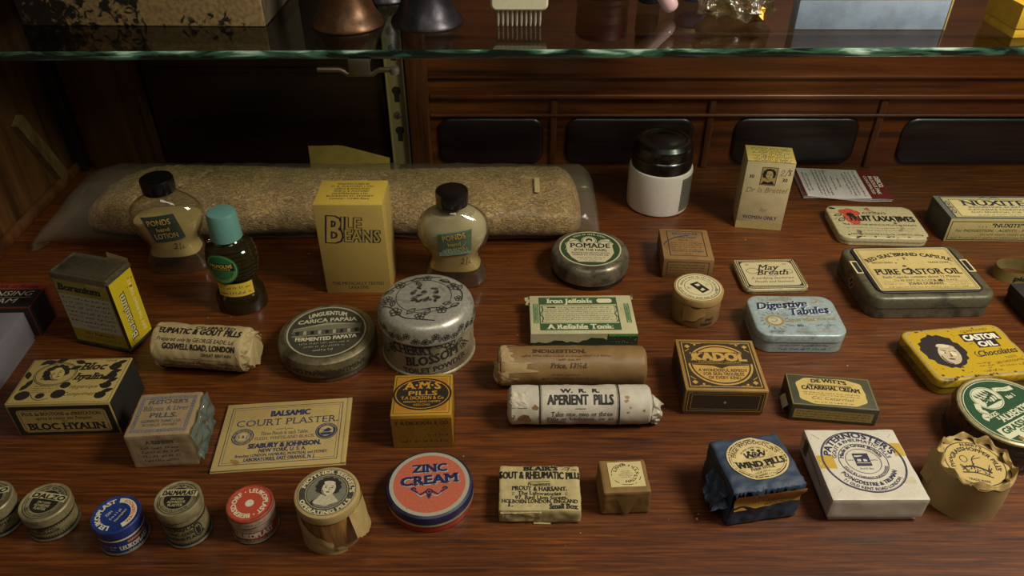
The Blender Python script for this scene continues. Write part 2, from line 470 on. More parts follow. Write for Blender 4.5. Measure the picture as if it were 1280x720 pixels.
# maps from label space to a surface: (u, v, lift) -> point
def top_map(z, rot=0.0, c=(0, 0)):
    ca, sa = math.cos(R_(rot)), math.sin(R_(rot))
    return lambda u, v, l: Vector((c[0] + u * ca - v * sa, c[1] + u * sa + v * ca, z + l))
def front_map(y, z0=0.0): return lambda u, v, l: Vector((u, y - l, z0 + v))
def right_map(x, z0=0.0): return lambda u, v, l: Vector((x + l, u, z0 + v))
def left_map(x, z0=0.0): return lambda u, v, l: Vector((x - l, -u, z0 + v))
def cyl_map(r, z0=0.0, a0=0.0, sy=1.0):
    def f(u, v, l):
        a = R_(a0) + u / r
        return Vector(((r + l) * math.sin(a), -(r + l) * math.cos(a) * sy, z0 + v))
    return f
class Packet:
    """a hand-wrapped parcel: soft edges and creased faces"""
    def __init__(s, w, d, h, r=.18, amp=.06, f=.9, seed=0, flare=0.0):
        s.w, s.d, s.h, s.r, s.amp, s.f, s.seed, s.flare = w, d, h, r, amp, f, seed, flare
    def surf(s, x, y, z, l=0.0):
        k = 1 + s.flare * (1 - z / s.h); x *= k; y *= k
        W, D, H = s.w / 2 * k, s.d / 2 * k, s.h
        c = Vector((max(-W + s.r, min(W - s.r, x)), max(-D + s.r, min(D - s.r, y)), max(s.r, min(H - s.r, z))))
        p = Vector((x, y, z)); d = p - c
        n = d.normalized() if d.length > 1e-6 else Vector((0, 0, 1))
        q = c + n * min(d.length, s.r) if d.length > 1e-6 else p
        a = s.amp * (1.0 if z > .15 else .2)
        q = q + n * (a * (nz(q, s.f, s.seed) + .6 * nz(q, s.f * 2.7, s.seed + 5) - .25 * abs(nz(q, s.f * 1.6, s.seed + 9)) * 2)) + n * l
        q.z = max(q.z, 0.0)
        return q
    def mesh(s, mb, m, n=26):
        W, D, H = s.w / 2, s.d / 2, s.h
        mb.grid(lambda a, b: s.surf(-W + a * s.w, -D + b * s.d, H), n, n, m)
        mb.grid(lambda a, b: s.surf(-W + a * s.w, D - b * s.d, 0), 2, 2, m)
        k = max(8, int(n * H / s.w))
        mb.grid(lambda a, b: s.surf(-W + a * s.w, -D, b * H), n, k, m)
        mb.grid(lambda a, b: s.surf(W - a * s.w, D, b * H), n, k, m)
        mb.grid(lambda a, b: s.surf(-W, D - a * s.d, b * H), n, k, m)
        mb.grid(lambda a, b: s.surf(W, -D + a * s.d, b * H), n, k, m)
        return mb
    def top(s, u, v, l): return s.surf(u, v, s.h, l + .012)
    def front(s, u, v, l): return s.surf(u, -s.d / 2, v, l + .012)

# ---------------------------------------------------------------- the display case
wood_floor = wood('varnished_shelf_wood', '#2f1804', '#603008', '#864c12', stretch=(12.0, 290, 290), rough=.48, coat=.3, coat_r=.2, grain=.75)
wood_wall = wood('dark_case_wood', '#331606', '#6b320d', '#8c4915', rough=0.45, coat=0.3, grain=.7)
wood_left = wood('left_panel_wood', '#2a1a0b', '#553519', '#744c24', stretch=(30, 30, 2.0), rough=0.5, coat=0.2, grain=.6)
wood_stile = wood('stile_wood', '#2b1508', '#5f3012', '#7d451c', stretch=(45, 45, 2.0), rough=0.5, coat=0.3)
wood_panel = wood('dark_door_wood', '#140b0c', '#26161a', '#341f22', rough=0.4, coat=0.3)
struct(MB().box(-49.6, 12, -2.5, 75, 80.6, 0, wood_floor).build('floor'))
wb = struct(MB().box(-53, 80.55, -2.5, 77, 83, 42, wood_wall).build('wall_back'))
struct(MB().box(-53, 12, -2.5, -49.6, 80.55, 42, wood_left).build('wall_left'))
struct(MB().box(75, 12, -2.5, 77, 80.55, 42, wood_wall).build('wall_right'))
def panel(x0, x1, z0, z1, m, r=1.4):
    mb = MB(); w, h = x1 - x0, z1 - z0
    rings = []
    for ins, y in ((0, 80.55), (0, 80.35), (.12, 80.22), (.35, 80.15)):
        rings.append([(x + (x0 + x1) / 2, y, z + (z0 + z1) / 2) for x, z in rrect(w - 2 * ins, h - 2 * ins, r - ins, 8)][::-1])
    mb.loft(rings, m, True, False, True)
    o = mb.build('panel', wb); return o
for x0, x1 in ((-8.2, 3.5), (6.0, 20.2), (24.8, 38.6), (43.6, 63)):
    panel(x0, x1, .5, 6.0, wood_panel)
panel(-39.5, -13.6, .3, 33, wood('sliding_door_wood', '#150c08', '#2c180d', '#3d2313', stretch=(3, 60, 60), rough=.45, coat=.25), .5)
struct(MB().box(-38, 79.95, 11.3, -15, 80.2, 11.9, wood_panel, .1).build('trim_11'))
# rails and mouldings of the back
mb = MB(); mb.box(-9, 79.9, 8.3, 75, 80.55, 8.9, wood_wall, .22, 3); mb.box(-9, 80.1, 10.6, 75, 80.55, 10.9, wood_wall, .12); mb.box(-9, 80.0, 15.2, 75, 80.55, 15.5, wood_wall, .12)
struct(mb.build('trim_1'))
struct(MB().box(-9, 80.0, 6.25, 75, 80.55, 6.6, wood_wall, .15, 3).build('trim_2'))
for n, x in ((3, 21.9), (4, 40.6), (5, 4.6)):
    struct(MB().box(x - .4, 80.2, 0, x + .4, 80.55, 8.3, wood_stile, .15, 3).build('trim_%d' % n))
struct(MB().box(-11.3, 79.5, 0, -9, 80.55, 42, wood_stile, .2).build('trim_6'))
mb = MB(); mb.box(-47.6, 79.9, 0, -39.6, 80.55, 42, wood_left, .15); mb.box(-40.3, 79.6, 0, -39.7, 79.95, 42, wood_left, .1)
struct(mb.build('trim_7'))
struct(MB().box(-49.6, 79.2, 0, -48.2, 80.55, 42, wood_panel, .15).build('trim_8'))
# framing on the left end panel
mb = MB(); mb.box(-49.6, 60.5, 0, -48.7, 62.6, 42, wood_left, .2); mb.box(-49.6, 40, 0, -48.9, 80, 1.2, wood_left, .3)
struct(mb.build('trim_9'))
mb = MB()
def slanted_strip(p, q, w, m):
    p, q = Vector(p), Vector(q); t = (q - p).normalized(); a = Vector((1, 0, 0)); b = t.cross(a).normalized()
    rings = [[c + a * (sx * .35) + b * (sy * w / 2) for sx, sy in ((-1, -1), (1, -1), (1, 1), (-1, 1))] for c in (p, q)]
    mb.loft(rings, m)
slanted_strip((-49.2, 72.2, 9.4), (-49.2, 76.2, .9), 1.5, wood('pale_strip', '#4a3420', '#7b5c3c', '#94724c', stretch=(20, 20, 3), coat=.2))  # pale strip slanting down the left wall
struct(mb.build('trim_10'))

# slotted rail that carries the glass shelf, with its bracket
brass = plain('aged_brass', '#a8976c', .45, .2); steel = plain('dull_steel', '#8f877a', .38, .8); dbr = plain('dull_bronze', '#6d6350', .4, .8)
t = thing('shelf_rail', 'slotted brass upright rail fixed to the back of the case under the glass shelf', 'rail', -12.4, 79.4)
mb = MB(); mb.box(-.9, .35, 0, .9, .6, 40, brass, .05); mb.box(-1.0, -.1, 0, -.8, .6, 40, brass, .04); mb.box(.8, -.1, 0, 1.0, .6, 40, steel, .04)
P = Print()
for z in (-.3, 4.3, 8.9, 13.5, 18.1, 22.7):
    P.disc(0, z + .55, .48, .48, BLK, 20); P.rect(-.27, z - .75, .27, z + .45, BLK)
mb.pr(P, front_map(.35)); mb.build('channel', t)
for z in (6.7, 15.9):
    mb = MB(); mb.lathe([(.42, 0), (.42, .1), (.3, .16)], steel, 20, xf=lambda p: Vector((p.x, .35 - p.z, p.y + z)))
    mb.pr(Print().rect(-.33, -.05, .33, .05, BLK, rot=60), front_map(.19, z)); mb.build('screw', t)
t = thing('shelf_bracket', 'small metal bracket bar with a square clip gripping the glass shelf edge', 'bracket', -11.9, 59.2, 19.5)
mb = MB()
mb.tube([(-3.3, 0, .05), (-1.6, 0, .05), (-1.25, 0, -.1), (-1.0, 0, -.3), (1.0, 0, -.3), (1.25, 0, -.1), (1.6, 0, .05), (2.7, 0, .05)], [.2, .2, .2, .2, .2, .2, .2, .24], dbr, 12)
bar = mb.build('bar', t)
MB().box(-.85, -.28, -.35, .85, .1, .95, dbr, .12).build('clip', t)
MB().box(-.4, .1, -.35, .4, 20.3, .3, steel, .06).build('arm', t)
mb = MB(); mb.lathe([(.36, -.25), (.42, 0), (.36, .25)], steel, 16, c=(2.7, 0)); mb.build('end_knob', bar)

# glass shelf
glass = clear('shelf_glass', '#e3eee6', .02, 1.5)
m, nt, p = base_mat('green_edge_chips_and_glints')
n = add_noise(nt, 26, 8, (1, 1, 7), .5); n2 = add_noise(nt, 3.0, 2)
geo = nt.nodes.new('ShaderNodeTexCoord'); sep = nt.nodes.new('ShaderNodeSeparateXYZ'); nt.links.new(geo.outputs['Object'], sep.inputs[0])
zr = ramp(nt, sep.outputs[2], [(0.2040, (.66, .66, .66, 1)), (0.2092, (.98, .98, .98, 1))])  # highlight along the top painted into the chipped edge's colour
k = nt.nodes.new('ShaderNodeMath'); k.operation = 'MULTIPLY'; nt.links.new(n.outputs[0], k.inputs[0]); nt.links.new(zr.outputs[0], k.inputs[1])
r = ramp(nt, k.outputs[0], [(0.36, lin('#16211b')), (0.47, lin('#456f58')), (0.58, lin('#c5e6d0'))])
nt.links.new(r.outputs[0], p.inputs['Base Color']); p.inputs['Roughness'].default_value = .15; p.inputs['Coat Weight'].default_value = .6
edge = m
mb = MB(); x0, x1 = -49.4, 74.9; ya, yb = 58.95, 60.6
A = [(x0, ya, 20.3), (x1, yb, 20.3), (x1, 80.4, 20.3), (x0, 80.4, 20.3)]; B = [(x, y, 21.0) for x, y, _ in A]
mb.add(A + B, [(0, 3, 2, 1), (4, 5, 6, 7)], glass)
mb.build('pane')
shelf = bpy.data.objects['pane']; shelf.name = 'glass_shelf'; tag(shelf, 'clear glass shelf with a chipped green front edge above the display', 'shelf')
mb = MB(); N = 90
mb.grid(lambda a, b: Vector((x0 + (x1 - x0) * a, ya + (yb - ya) * a + .05 * (1 if b in (0, 1) else 0), 20.3 + .7 * b)), N, 4, edge)
mb.build('front_edge', shelf)

# ---------------------------------------------------------------- things on the glass shelf
GZ = 21.005
# peeling box
peel, nt, p = base_mat('peeling_paint')
n1 = add_noise(nt, 14, 3); n2 = add_noise(nt, 95, 10, dist=1.2); n3 = add_noise(nt, 300, 4)
a_ = nt.nodes.new('ShaderNodeMath'); a_.operation = 'MULTIPLY_ADD'; a_.inputs[1].default_value = 1.1
nt.links.new(n1.outputs[0], a_.inputs[0]); nt.links.new(n2.outputs[0], a_.inputs[2])
r_ = ramp(nt, a_.outputs[0], [(.97, lin('#1a140d')), (1.0, lin('#8d744a'))]); r_.color_ramp.elements[0].position = .5; r_.color_ramp.elements[1].position = .53
h_ = nt.nodes.new('ShaderNodeMath'); h_.operation = 'MULTIPLY'; h_.inputs[1].default_value = .5; nt.links.new(a_.outputs[0], h_.inputs[0]); nt.links.new(h_.outputs[0], r_.inputs[0])
r3 = ramp(nt, n3.outputs[0], [(.35, (.6, .6, .6, 1)), (.6, (1.05, 1.05, 1.05, 1))])
nt.links.new(mixc(nt, 1.0, r_.outputs[0], r3.outputs[0], 'MULTIPLY'), p.inputs['Base Color']); p.inputs['Roughness'].default_value = .6
_unused = tinplate('#8d744a', '#1a130c', 1.0, 0, .7, 42, .1, .49, .53)
grain = paper('#574c3a', '#1a1510', .8, .7, 160)
t = thing('wooden_box', 'old box with peeling tan paint at the left of the glass shelf', 'box', -30.6, 70.6, GZ, -1)
MB().box(-10.2, -5.4, 0, 10.2, 5.4, 7.2, peel, .15).build('body', t)
MB().box(-10.35, -5.55, 7.2, 10.35, 5.55, 8.2, peel, .15).build('lid', t)
mb = MB(); mb.box(10.2, -5.2, .1, 10.26, 5.2, 7.0, grain); mb.build('end_paper', t)
# bells
copper = tinplate('#64462e', '#2c1a10', .55, .75, .33, 60, .1); darkm = tinplate('#3f3d42', '#1a191f', .6, .8, .32, 70, .1)
def bell(label, x, y, m, s=1.0):
    t = thing('bell', label, 'bell', x, y, GZ, 0, 'metal bells on the glass shelf')
    pr = [(3.0, 0), (3.06, .1), (3.0, .3), (2.62, .75), (2.3, 1.3), (2.02, 2.0), (1.82, 3.0), (1.68, 4.2), (1.5, 5.2), (1.1, 5.9), (.4, 6.2)]
    MB().lathe([(r * s, z * s) for r, z in pr], m).build('bell_body', t)
    MB().lathe([(.35 * s, 6.15 * s), (.3 * s, 6.6 * s), (.55 * s, 7.2 * s), (.6 * s, 8.2 * s), (.35 * s, 9.2 * s), (.1, 9.5 * s)], m, 24).build('handle', t)
bell('copper brown bell-shaped vessel on the glass shelf', -13.75, 65.95, copper)
bell('near black bell-shaped vessel at the front of the glass shelf beside the pale comb', -7.15, 66.4, darkm)
bell('dark bell-shaped vessel standing behind the copper one', -11.9, 73.6, darkm, .9)
# comb
t = thing('pick_comb', 'cream handled pick comb with ten metal teeth on the glass shelf', 'comb', .6, 65.3, GZ)
ivory = plain('cream_plastic', '#d5cfae', .35, 0, .3)
mb = MB()
rings = [[(x, y, z + 3.6) for x, z in rrect(4.7 - 2 * i, 4.5 - 2 * i, .5 - i, 6)][::-1] for y, i in ((.45, .15), (.3, 0), (-.3, 0), (-.45, .15))]
mb.loft(rings, ivory); mb.build('handle', t)
for i in range(10):
    mb = MB(); x = -1.75 + i * .385; mb.tube([(x, 0, 1.5), (x, 0, .3), (x, 0, 0.0)], [.13, .12, .07], plain('bright_steel', '#b5ad9c', .3, .5), 8); mb.build('tooth', t)
# red tin and dark jar
redtin = tinplate('#5a1712', '#1c0806', .6, 0, .35)
t = thing('round_tin', 'dark red round tin at the back of the glass shelf', 'tin', 8.5, 74.5, GZ)
MB().lathe([(2.3, 0), (2.4, .1), (2.4, 2.6), (2.3, 2.7)], redtin).build('body', t)
mb = MB(); mb.lathe([(2.45, 2.2), (2.48, 2.3), (2.48, 3.6), (2.3, 3.8)], redtin); mb.lathe([(2.42, .5), (2.46, .55), (2.46, .7), (2.42, .75)], BLK, cap0=False, cap1=False); mb.build('lid', t)
t = thing('small_jar', 'small black jar behind the pink rod on the glass shelf', 'jar', 12.4, 72.2, GZ)
MB().lathe([(.95, 0), (1.05, .1), (1.05, 2.8), (.8, 3.1)], plain('black_glass', '#141318', .2, 0, .5)).build('body', t)
MB().lathe([(.9, 3.0), (.95, 3.1), (.95, 4.0), (.85, 4.1)], BLK).build('lid', t)
# pink rod
pts = []
o = MB().lathe([(.05, 0), (.4, .08), (.62, .3), (.72, .7), (.72, 5.0), (.6, 5.4), (.3, 5.6), (.05, 5.65)], plain('pale_pink_enamel', '#d9b3b6', .3, 0, .5), 28).build('pink_rod')
tag(o, 'pale pink rod with a rounded end leaning on the glass shelf', 'rod')
o.location = (.1385, .678, .2145); o.rotation_euler = Vector((-.55, .32, .78)).to_track_quat('Z', 'Y').to_euler()
t = thing('glass_cup', 'small blue grey cup with a brass rim on the glass shelf', 'cup', 16.5, 72.8, GZ)
MB().lathe([(1.0, 0), (1.3, .3), (1.5, 1.0), (1.6, 2.2)], plain('blue_grey_glass', '#5a5f86', .2, 0, .5)).build('bowl', t)
MB().lathe([(1.6, 2.1), (1.7, 2.15), (1.7, 2.5), (1.6, 2.55)], brass).build('rim', t)
# crumpled cellophane
cel = clear('crumpled_cellophane', '#d9cfae', .12, 1.5, .14, '#b9a878', 1.0, 160, 2.4)
gold = plain('gold_foil', '#b58a3a', .25, .95)
def crumple(mb, m, c, rx, ry, rz, seed, n=22, amp=.55, f=.9):
    def fn(a, b):
        th, ph = 2 * PI * a, PI * b
        p = Vector((rx * math.cos(th) * math.sin(ph), ry * math.sin(th) * math.sin(ph), rz * math.cos(ph)))
        d = nv(p, f, seed) * amp + nv(p, f * 2.6, seed + 3) * amp * .5
        q = p + d + Vector(c); q.z = max(q.z, .02); return q
    return mb.grid(fn, n, n // 2 + 3, m)
t = thing('cellophane_wrapper', 'crumpled clear cellophane with gold glints on the glass shelf', 'wrapper', 19.2, 67.4, GZ)
mb = MB(); crumple(mb, cel, (-.3, 0, 1.6), 2.9, 2.6, 1.7, 3, 28, 1.1); mb.build('film', t, flat=True)
mb = MB(); crumple(mb, gold, (.9, -1.6, .9), 1.0, .9, .75, 8, 14, .7); mb.build('foil_edge', t, flat=True)
# light blue box
bluep = paper('#8fa0b4', '#4c5560', .5, .6, 60); tan = paper('#b59a5e', '#5c431f', .5)
t = thing('carton', 'long pale blue carton lying on the glass shelf', 'box', 29.45, 65.1, GZ, -.4)
MB().box(-6.2, -.8, 0, 6.0, .8, 2.35, bluep, .08).build('body', t)
MB().box(6.0, -.85, 0, 6.15, .85, 2.45, tan, .03).build('end_edge', t)
mb = MB(); mb.box(-6.2, -.8, 2.36, 6.0, .8, 2.42, paper('#c3c6b8', '#7b705a', .4), .02); mb.build('top_flap', t)
# yellow box
yel = paper('#d9b02c', '#7d5a14', .3)
t = thing('carton', 'small bright yellow carton at the right end of the glass shelf', 'box', 43.2, 64.6, GZ, 3)
MB().box(-3.2, -2.2, 0, 3.2, 2.2, .75, yel, .06).build('tray', t)
MB().box(-3.3, -2.3, .75, 3.3, 2.3, 2.6, yel, .06).build('lid', t)

# ---------------------------------------------------------------- back row on the wooden shelf
# loofah in a plastic bag
m, nt, p = base_mat('loofah_fibre')
n1 = add_noise(nt, 150, 8, (.8, 1.6, 1.6), 3.0); n2 = add_noise(nt, 30, 3)
r = ramp(nt, n1.outputs[0], [(.33, lin('#7d6030')), (.5, lin('#c2a062')), (.66, lin('#e6cf98'))])
r2 = ramp(nt, n2.outputs[0], [(.3, (.7, .68, .62, 1)), (.7, (1.1, 1.1, 1.1, 1))])
nt.links.new(mixc(nt, 1.0, r.outputs[0], r2.outputs[0], 'MULTIPLY'), p.inputs['Base Color'])
p.inputs['Roughness'].default_value = .9; bump(nt, n1.outputs[0], 1.0, .004, p)
def loof(a, b):
    x = -42.6 + 49.6 * a; th = 2 * PI * b
    e = min(a / .16, (1 - a) / .05, 1.0); e = math.sqrt(max(1 - (1 - max(e, 0)) ** 2, .0))
    hd = (4.7 + .25 * math.sin(a * 9)) * (.15 + .85 * e); hh = (2.2 + .12 * math.sin(a * 6 + 1)) * (.12 + .88 * e)
    c, s = math.cos(th), math.sin(th)
    p = Vector((x, 68.4 + .5 * math.sin(a * 3) + hd * math.copysign(abs(c) ** .7, c), .25 + hh + hh * math.copysign(abs(s) ** .75, s)))
    d = .12 * nz(p, 1.2, 2) + .07 * nz(p, 4, 4) + .04 * nz(p, 11, 6)
    p += Vector((0, c, s)) * d; p.z = max(p.z, .1); return p
o = MB().grid(loof, 240, 46, m).build('loofah'); tag(o, 'long straw coloured loofah inside a clear plastic bag at the back', 'loofah')
bagm = clear('plastic_bag', '#f6f3ea', .2, 1.4, .13, '#b0a590', .35, 30, .45)
t = thing('plastic_bag', 'long clear plastic bag wrapped around the straw coloured loofah', 'bag', 0, 0)
def bag(a, b):
    x = -46.3 + 55.0 * a; th = 2 * PI * b
    e = min(a / .1, (1 - a) / .035, 1.0); e = math.sqrt(max(1 - (1 - max(e, 0)) ** 2, 0))
    hd = 5.6 + .2 * math.sin(a * 9) ; hh = .12 + 2.3 * e
    if a > .5: hd = 5.5
    c, s = math.cos(th), math.sin(th)
    p = Vector((x + (1.2 * math.sin(th * 1.0) if a < .1 else 0) * (1 - a / .1), 68.3 + .5 * math.sin(a * 3) + hd * math.copysign(abs(c) ** .8, c), .05 + hh + hh * math.copysign(abs(s) ** .8, s)))
    d = .3 * nz(p, .45, 12) + .12 * nz(p, 1.6, 14)
    p += Vector((0, c * .3, s)) * d; p.z = max(p.z, .03); return p
mb = MB(); mb.grid(bag, 150, 44, bagm); mb.build('film', t)
tape = paper('#b9a878', '#6b5a34', .3)
mb = MB(); mb.grid(lambda a, b: Vector((2.2 + .5 * a, 66.0 + 2.6 * b, 4.8 + .22 * math.sin(b * PI * .5))), 2, 6, tape); mb.build('sticker_strip', t)
# tilted card behind the bag
yc = paper('#a8893f', '#5c4316', .3)
def card(a, b):
    x = -8.4 * .5 + 8.4 * a; top = 4.9 - 2.0 * max(0, a - .4) ** 1.1 * 1.6
    return Vector((x, 1.0 * b * .6 + .8 * a * a, b * top))
mb = MB(); mb.grid(card, 14, 6, yc); mb.grid(lambda a, b: card(a, b) + Vector((0, .06, 0)), 14, 6, yc)
o = tag(mb.build('card_flap'), 'tan card with a curved top edge standing behind the plastic bag', 'card'); at(o, -17.5, 75.2)
# lotion bottles
bglass = clear('bottle_glass', '#ebe8d6', .05, 1.5, .06, '#b5ad90', 0, 1, 1.6)
lot = paper('#d8c48c', '#8a6c34', .3, .35, 60, .3); foam = paper('#d9d2bb', '#a8986c', .3, .4, 70)
blackcap = plain('black_cap', '#0f0e0f', .28, 0, .4)
BP = [(2.45, 0), (2.75, .12), (2.86, .5), (2.8, 1.1), (2.5, 1.9), (2.2, 2.6), (2.2, 3.1), (2.5, 3.7), (2.95, 4.4), (3.22, 5.2), (3.2, 5.9), (2.9, 6.6), (2.3, 7.15), (1.6, 7.5), (1.14, 7.75), (1.1, 8.0)]
def bw(z):
    for (w0, z0), (w1, z1) in zip(BP, BP[1:]):
        if z0 <= z <= z1: return w0 + (w1 - w0) * (z - z0) / (z1 - z0)
    return BP[-1][0]
def bring(z, k=1.0, n=56, off=0.0):
    w = bw(z) * k + off; d = min(w, 1.6 + .06 * min(z, 5.5) - max(0, z - 5.9) * .32 if z < 7.6 else w) * (1 if k == 1 else .93)
    ex = .7 + .3 * min(1, max(0, (z - 5) / 2.5))
    return [(w * math.copysign(abs(math.cos(a)) ** ex, math.cos(a)), d * math.copysign(abs(math.sin(a)) ** ex, math.sin(a)), z) for a in [2 * PI * i / n for i in range(n)]]
def lotion_bottle(label, x, y, rot, lab, z0, z1, tilt, sc=1.0, foamy=False):
    t = thing('lotion_bottle', label, 'bottle', x, y, 0, rot, 'waisted lotion bottles')
    zs = [p[1] for p in BP]; zz = [0, .12] + [.3 + i * .22 for i in range(35)]
    MB().loft([bring(min(z, 8.0)) for z in zz], bglass, cap1=True).build('glass_body', t)
    ring = lambda z: [(a, b, c) for a, b, c in bring(z, .9)]
    mb = MB(); mb.loft([ring(z0 + (z1 - z0) * i / 16) for i in range(17)], lot)
    mb.build('lotion', t)
    if foamy:
        mb = MB(); mb.loft([ring(z1 + (7.2 - z1) * i / 10) for i in range(11)], foam); mb.build('dried_lotion', t)
    MB().lathe([(1.18, 7.95), (1.4, 8.0), (1.42, 8.1)] + [(1.42, 8.2), (1.42, 9.1), (1.36, 9.25), (1.2, 9.3)], blackcap, 48).build('cap', t)
    lb = ink(lab, .5); gold_i = ink('#b99a4a')
    P = Print(); cx, cy = tilt
    q = [(-1.75, 1.15), (1.2, 1.45), (1.75, -1.0), (-1.0, -1.35)] if not foamy else [(-1.45, .95), (1.55, 1.4), (1.45, -.95), (-1.35, -1.4)]
    for i in range(8):   # narrow strips so that the paper follows the glass
        f0, f1 = i / 8, (i + 1) / 8
        L = lambda a, b, f: (a[0] + (b[0] - a[0]) * f + cx, a[1] + (b[1] - a[1]) * f + cy)
        P.add([L(q[3], q[2], f0), L(q[3], q[2], f1), L(q[0], q[1], f1), L(q[0], q[1], f0)], [(0, 1, 2, 3)], lb)
    r = 6 if not foamy else 11
    P.text('PONDS', cx + (-.15 if not foamy else .05), cy + .45, .52, 2.1, gold_i, rot=r); P.text('hand', cx + .05, cy - .2, .38, 1.2, gold_i, rot=r); P.text('LOTION', cx + .2, cy - .95, .52, 2.1, gold_i, rot=r)
    P2 = Print(); P2.stroke([(.55 + cx, -1.7 + cy), (.75 + cx, -1.55 + cy), (.7 + cx, -1.95 + cy), (.5 + cx, -2.15 + cy), (.8 + cx, -2.1 + cy)], .06, BLK)
    P2.stroke([(1.1 + cx, -1.5 + cy), (.95 + cx, -2.3 + cy)], .05, BLK); P2.stroke([(1.35 + cx, -1.9 + cy), (1.2 + cx, -2.1 + cy), (1.4 + cx, -2.2 + cy)], .05, BLK)
    def fm(u, v, l):
        w = bw(v); d = min(w, 1.6 + .06 * min(v, 5.5) - max(0, v - 5.9) * .32); ex = .7 + .3 * min(1, max(0, (v - 5) / 2.5)); c = min(abs(u) / w, .995)
        s = (1 - c ** (2 / ex)) ** (ex / 2)
        return Vector((u, -d * s - l - .02, v))
    mb = MB(); mb.pr(P, fm); mb.pr(P2, fm); mb.build('label', t)
    return t
lotion_bottle('clear waisted lotion bottle with a dark blue label at the back left', -31.2, 60.7, 4, '#22403f', 1.9, 5.3, (0.05, 5.1))
lotion_bottle('clear waisted lotion bottle with a teal label behind the round floral powder tin', -5.15, 58.5, -2, '#66857a', 1.8, 4.7, (0.2, 5.0), 1, True)
# teal-capped bottle
olive = clear('olive_liquid_glass', '#8d8050', .08, 1.5, .25, '#4a4020', 0, 1, 1.3)
t = thing('ribbed_bottle', 'dark ribbed bottle with a teal cap and green round label', 'bottle', -23.7, 54.7, 0, 3)
prof = [(2.0, 0), (2.12, .1), (2.15, .5), (2.05, 1.6), (1.75, 2.0), (1.68, 2.4), (1.62, 3.0), (1.75, 3.4)]
z = 3.4
for i in range(8):
    r = 1.78 + .3 * math.sin(PI * (i + .6) / 8.4); prof += [(r, z + .08), (r + .09, z + .2), (r, z + .34)]; z += .38
prof += [(1.35, 6.6), (1.1, 6.85), (1.0, 7.1)]
MB().lathe(prof, olive, 56, .85).build('glass_body', t)
MB().lathe([(1.9, .15), (1.95, .5), (1.85, 1.6), (1.5, 2.1), (1.45, 3.0), (1.6, 3.6), (1.75, 4.8), (1.6, 6.0)], plain('olive_liquid', '#4a4018', .25, 0, .3), 40, .83).build('liquid', t)
MB().lathe([(1.22, 6.95), (1.28, 7.0), (1.2, 9.2), (1.12, 9.4), (.9, 9.46)], plain('teal_cap', '#64968c', .45, 0, .15), 48).build('cap', t)
P = Print(); gi = ink('#22643a'); yi = ink('#d2b23a')
P.disc(0, 0, 1.42, 1.45, gi); P.ring(0, 0, 1.3, 1.32, .05, ink('#7fae6c')); P.rect(-1.12, -.15, 1.12, .55, BLK, 10)
P.text('PALMOLIVE', 0, .13, .33, 2.0, yi, .02); P.text('BRILLIANTINE', 0, -.1, .16, 1.6, yi)
P.arcgreek(0, 0, 1.1, 200, 340, .1, yi)
mb = MB(); mb.pr(P, lambda u, v, l: cyl_map(2.16, 4.9, -14, .85)(u, v, l)); mb.build('label', t)
P = Print(); P.rect(-1.6, -.65, 1.6, .65, yi, 16, 2)
P.greek(-1.4, 1.4, .15, .25, gi); P.greek(-1.4, 1.4, -.4, .3, gi)
mb = MB(); mb.pr(P, lambda u, v, l: cyl_map(1.84 - .02 * v, 2.55, 4, .86)(u, v, l + .02)); mb.build('neck_label', t)
# bean carton
yb = paper('#b3994f', '#8d6a2e', .22, .55, 40)
t = thing('carton', 'tall yellow carton with bean lettering standing in the middle back', 'box', -13.7, 58.3, 0, .1)
mb = MB(); mb.box(-2.9, -2.1, 0, 2.9, 2.1, 9.1, yb, .05)
P = Print(); YF = ink('#ad934a', .55, .05); K = ink('#1b1a22')
for b, m_ in ((.05, K), (.012, YF)):
    P.text('B', -1.62, 5.45, 2.55, 1.45, m_, b, rot=-4, italic=.1)
    P.text('ILE', .02, 6.75, 1.15, 1.75, m_, b * 1.25, rot=-4, italic=.08)
    P.text('EANS', .85, 5.5, 1.15, 3.1, m_, b * 1.25, rot=-2, italic=.08)
P.text('THE MEDICALLY TESTED', 0, .95, .3, 4.6, K, serif=True); P.text('LAXATIVE', 0, .5, .3, 1.8, K, serif=True)
mb.pr(P, front_map(-2.1))
P = Print()
for i, s in enumerate(('A PRODUCT OF', 'BILE BEANS', 'FOR BILIOUSNESS')): P.greek(-1.6, 1.6, -.5 + i * .35 - .4, .12, K)
mb.pr(P, lambda u, v, l: Vector((2.9 + l, v * .5, 6.2 - u * 1.3)))
mb.build('body', t)
mb = MB(); mb.box(-2.86, -2.06, 9.1, 2.86, 2.1, 9.14, paper('#c9ad45', '#8d6a1e', .2, .55, 40), .015)  # same yellow card, painted lighter here to look lit from above
P = Print()
for i, (s, w) in enumerate((('MANUFACTURED BY', 2.8), ('C. E. FULFORD LTD.,', 3.8), ('LEEDS & ENGLAND', 3.0), ('FOR C. E. FULFORD', 3.0), ('(AUSTRALASIA) LTD.,', 3.2), ('BUCKSON ST. SYDNEY', 4.0), ('Contents - 110 Bile Beans', 3.4))):
    P.text(s, 0, 1.35 - i * .42, .26, w, K, .01)
mb.pr(P, top_map(9.14)); mb.build('top_flap', t)
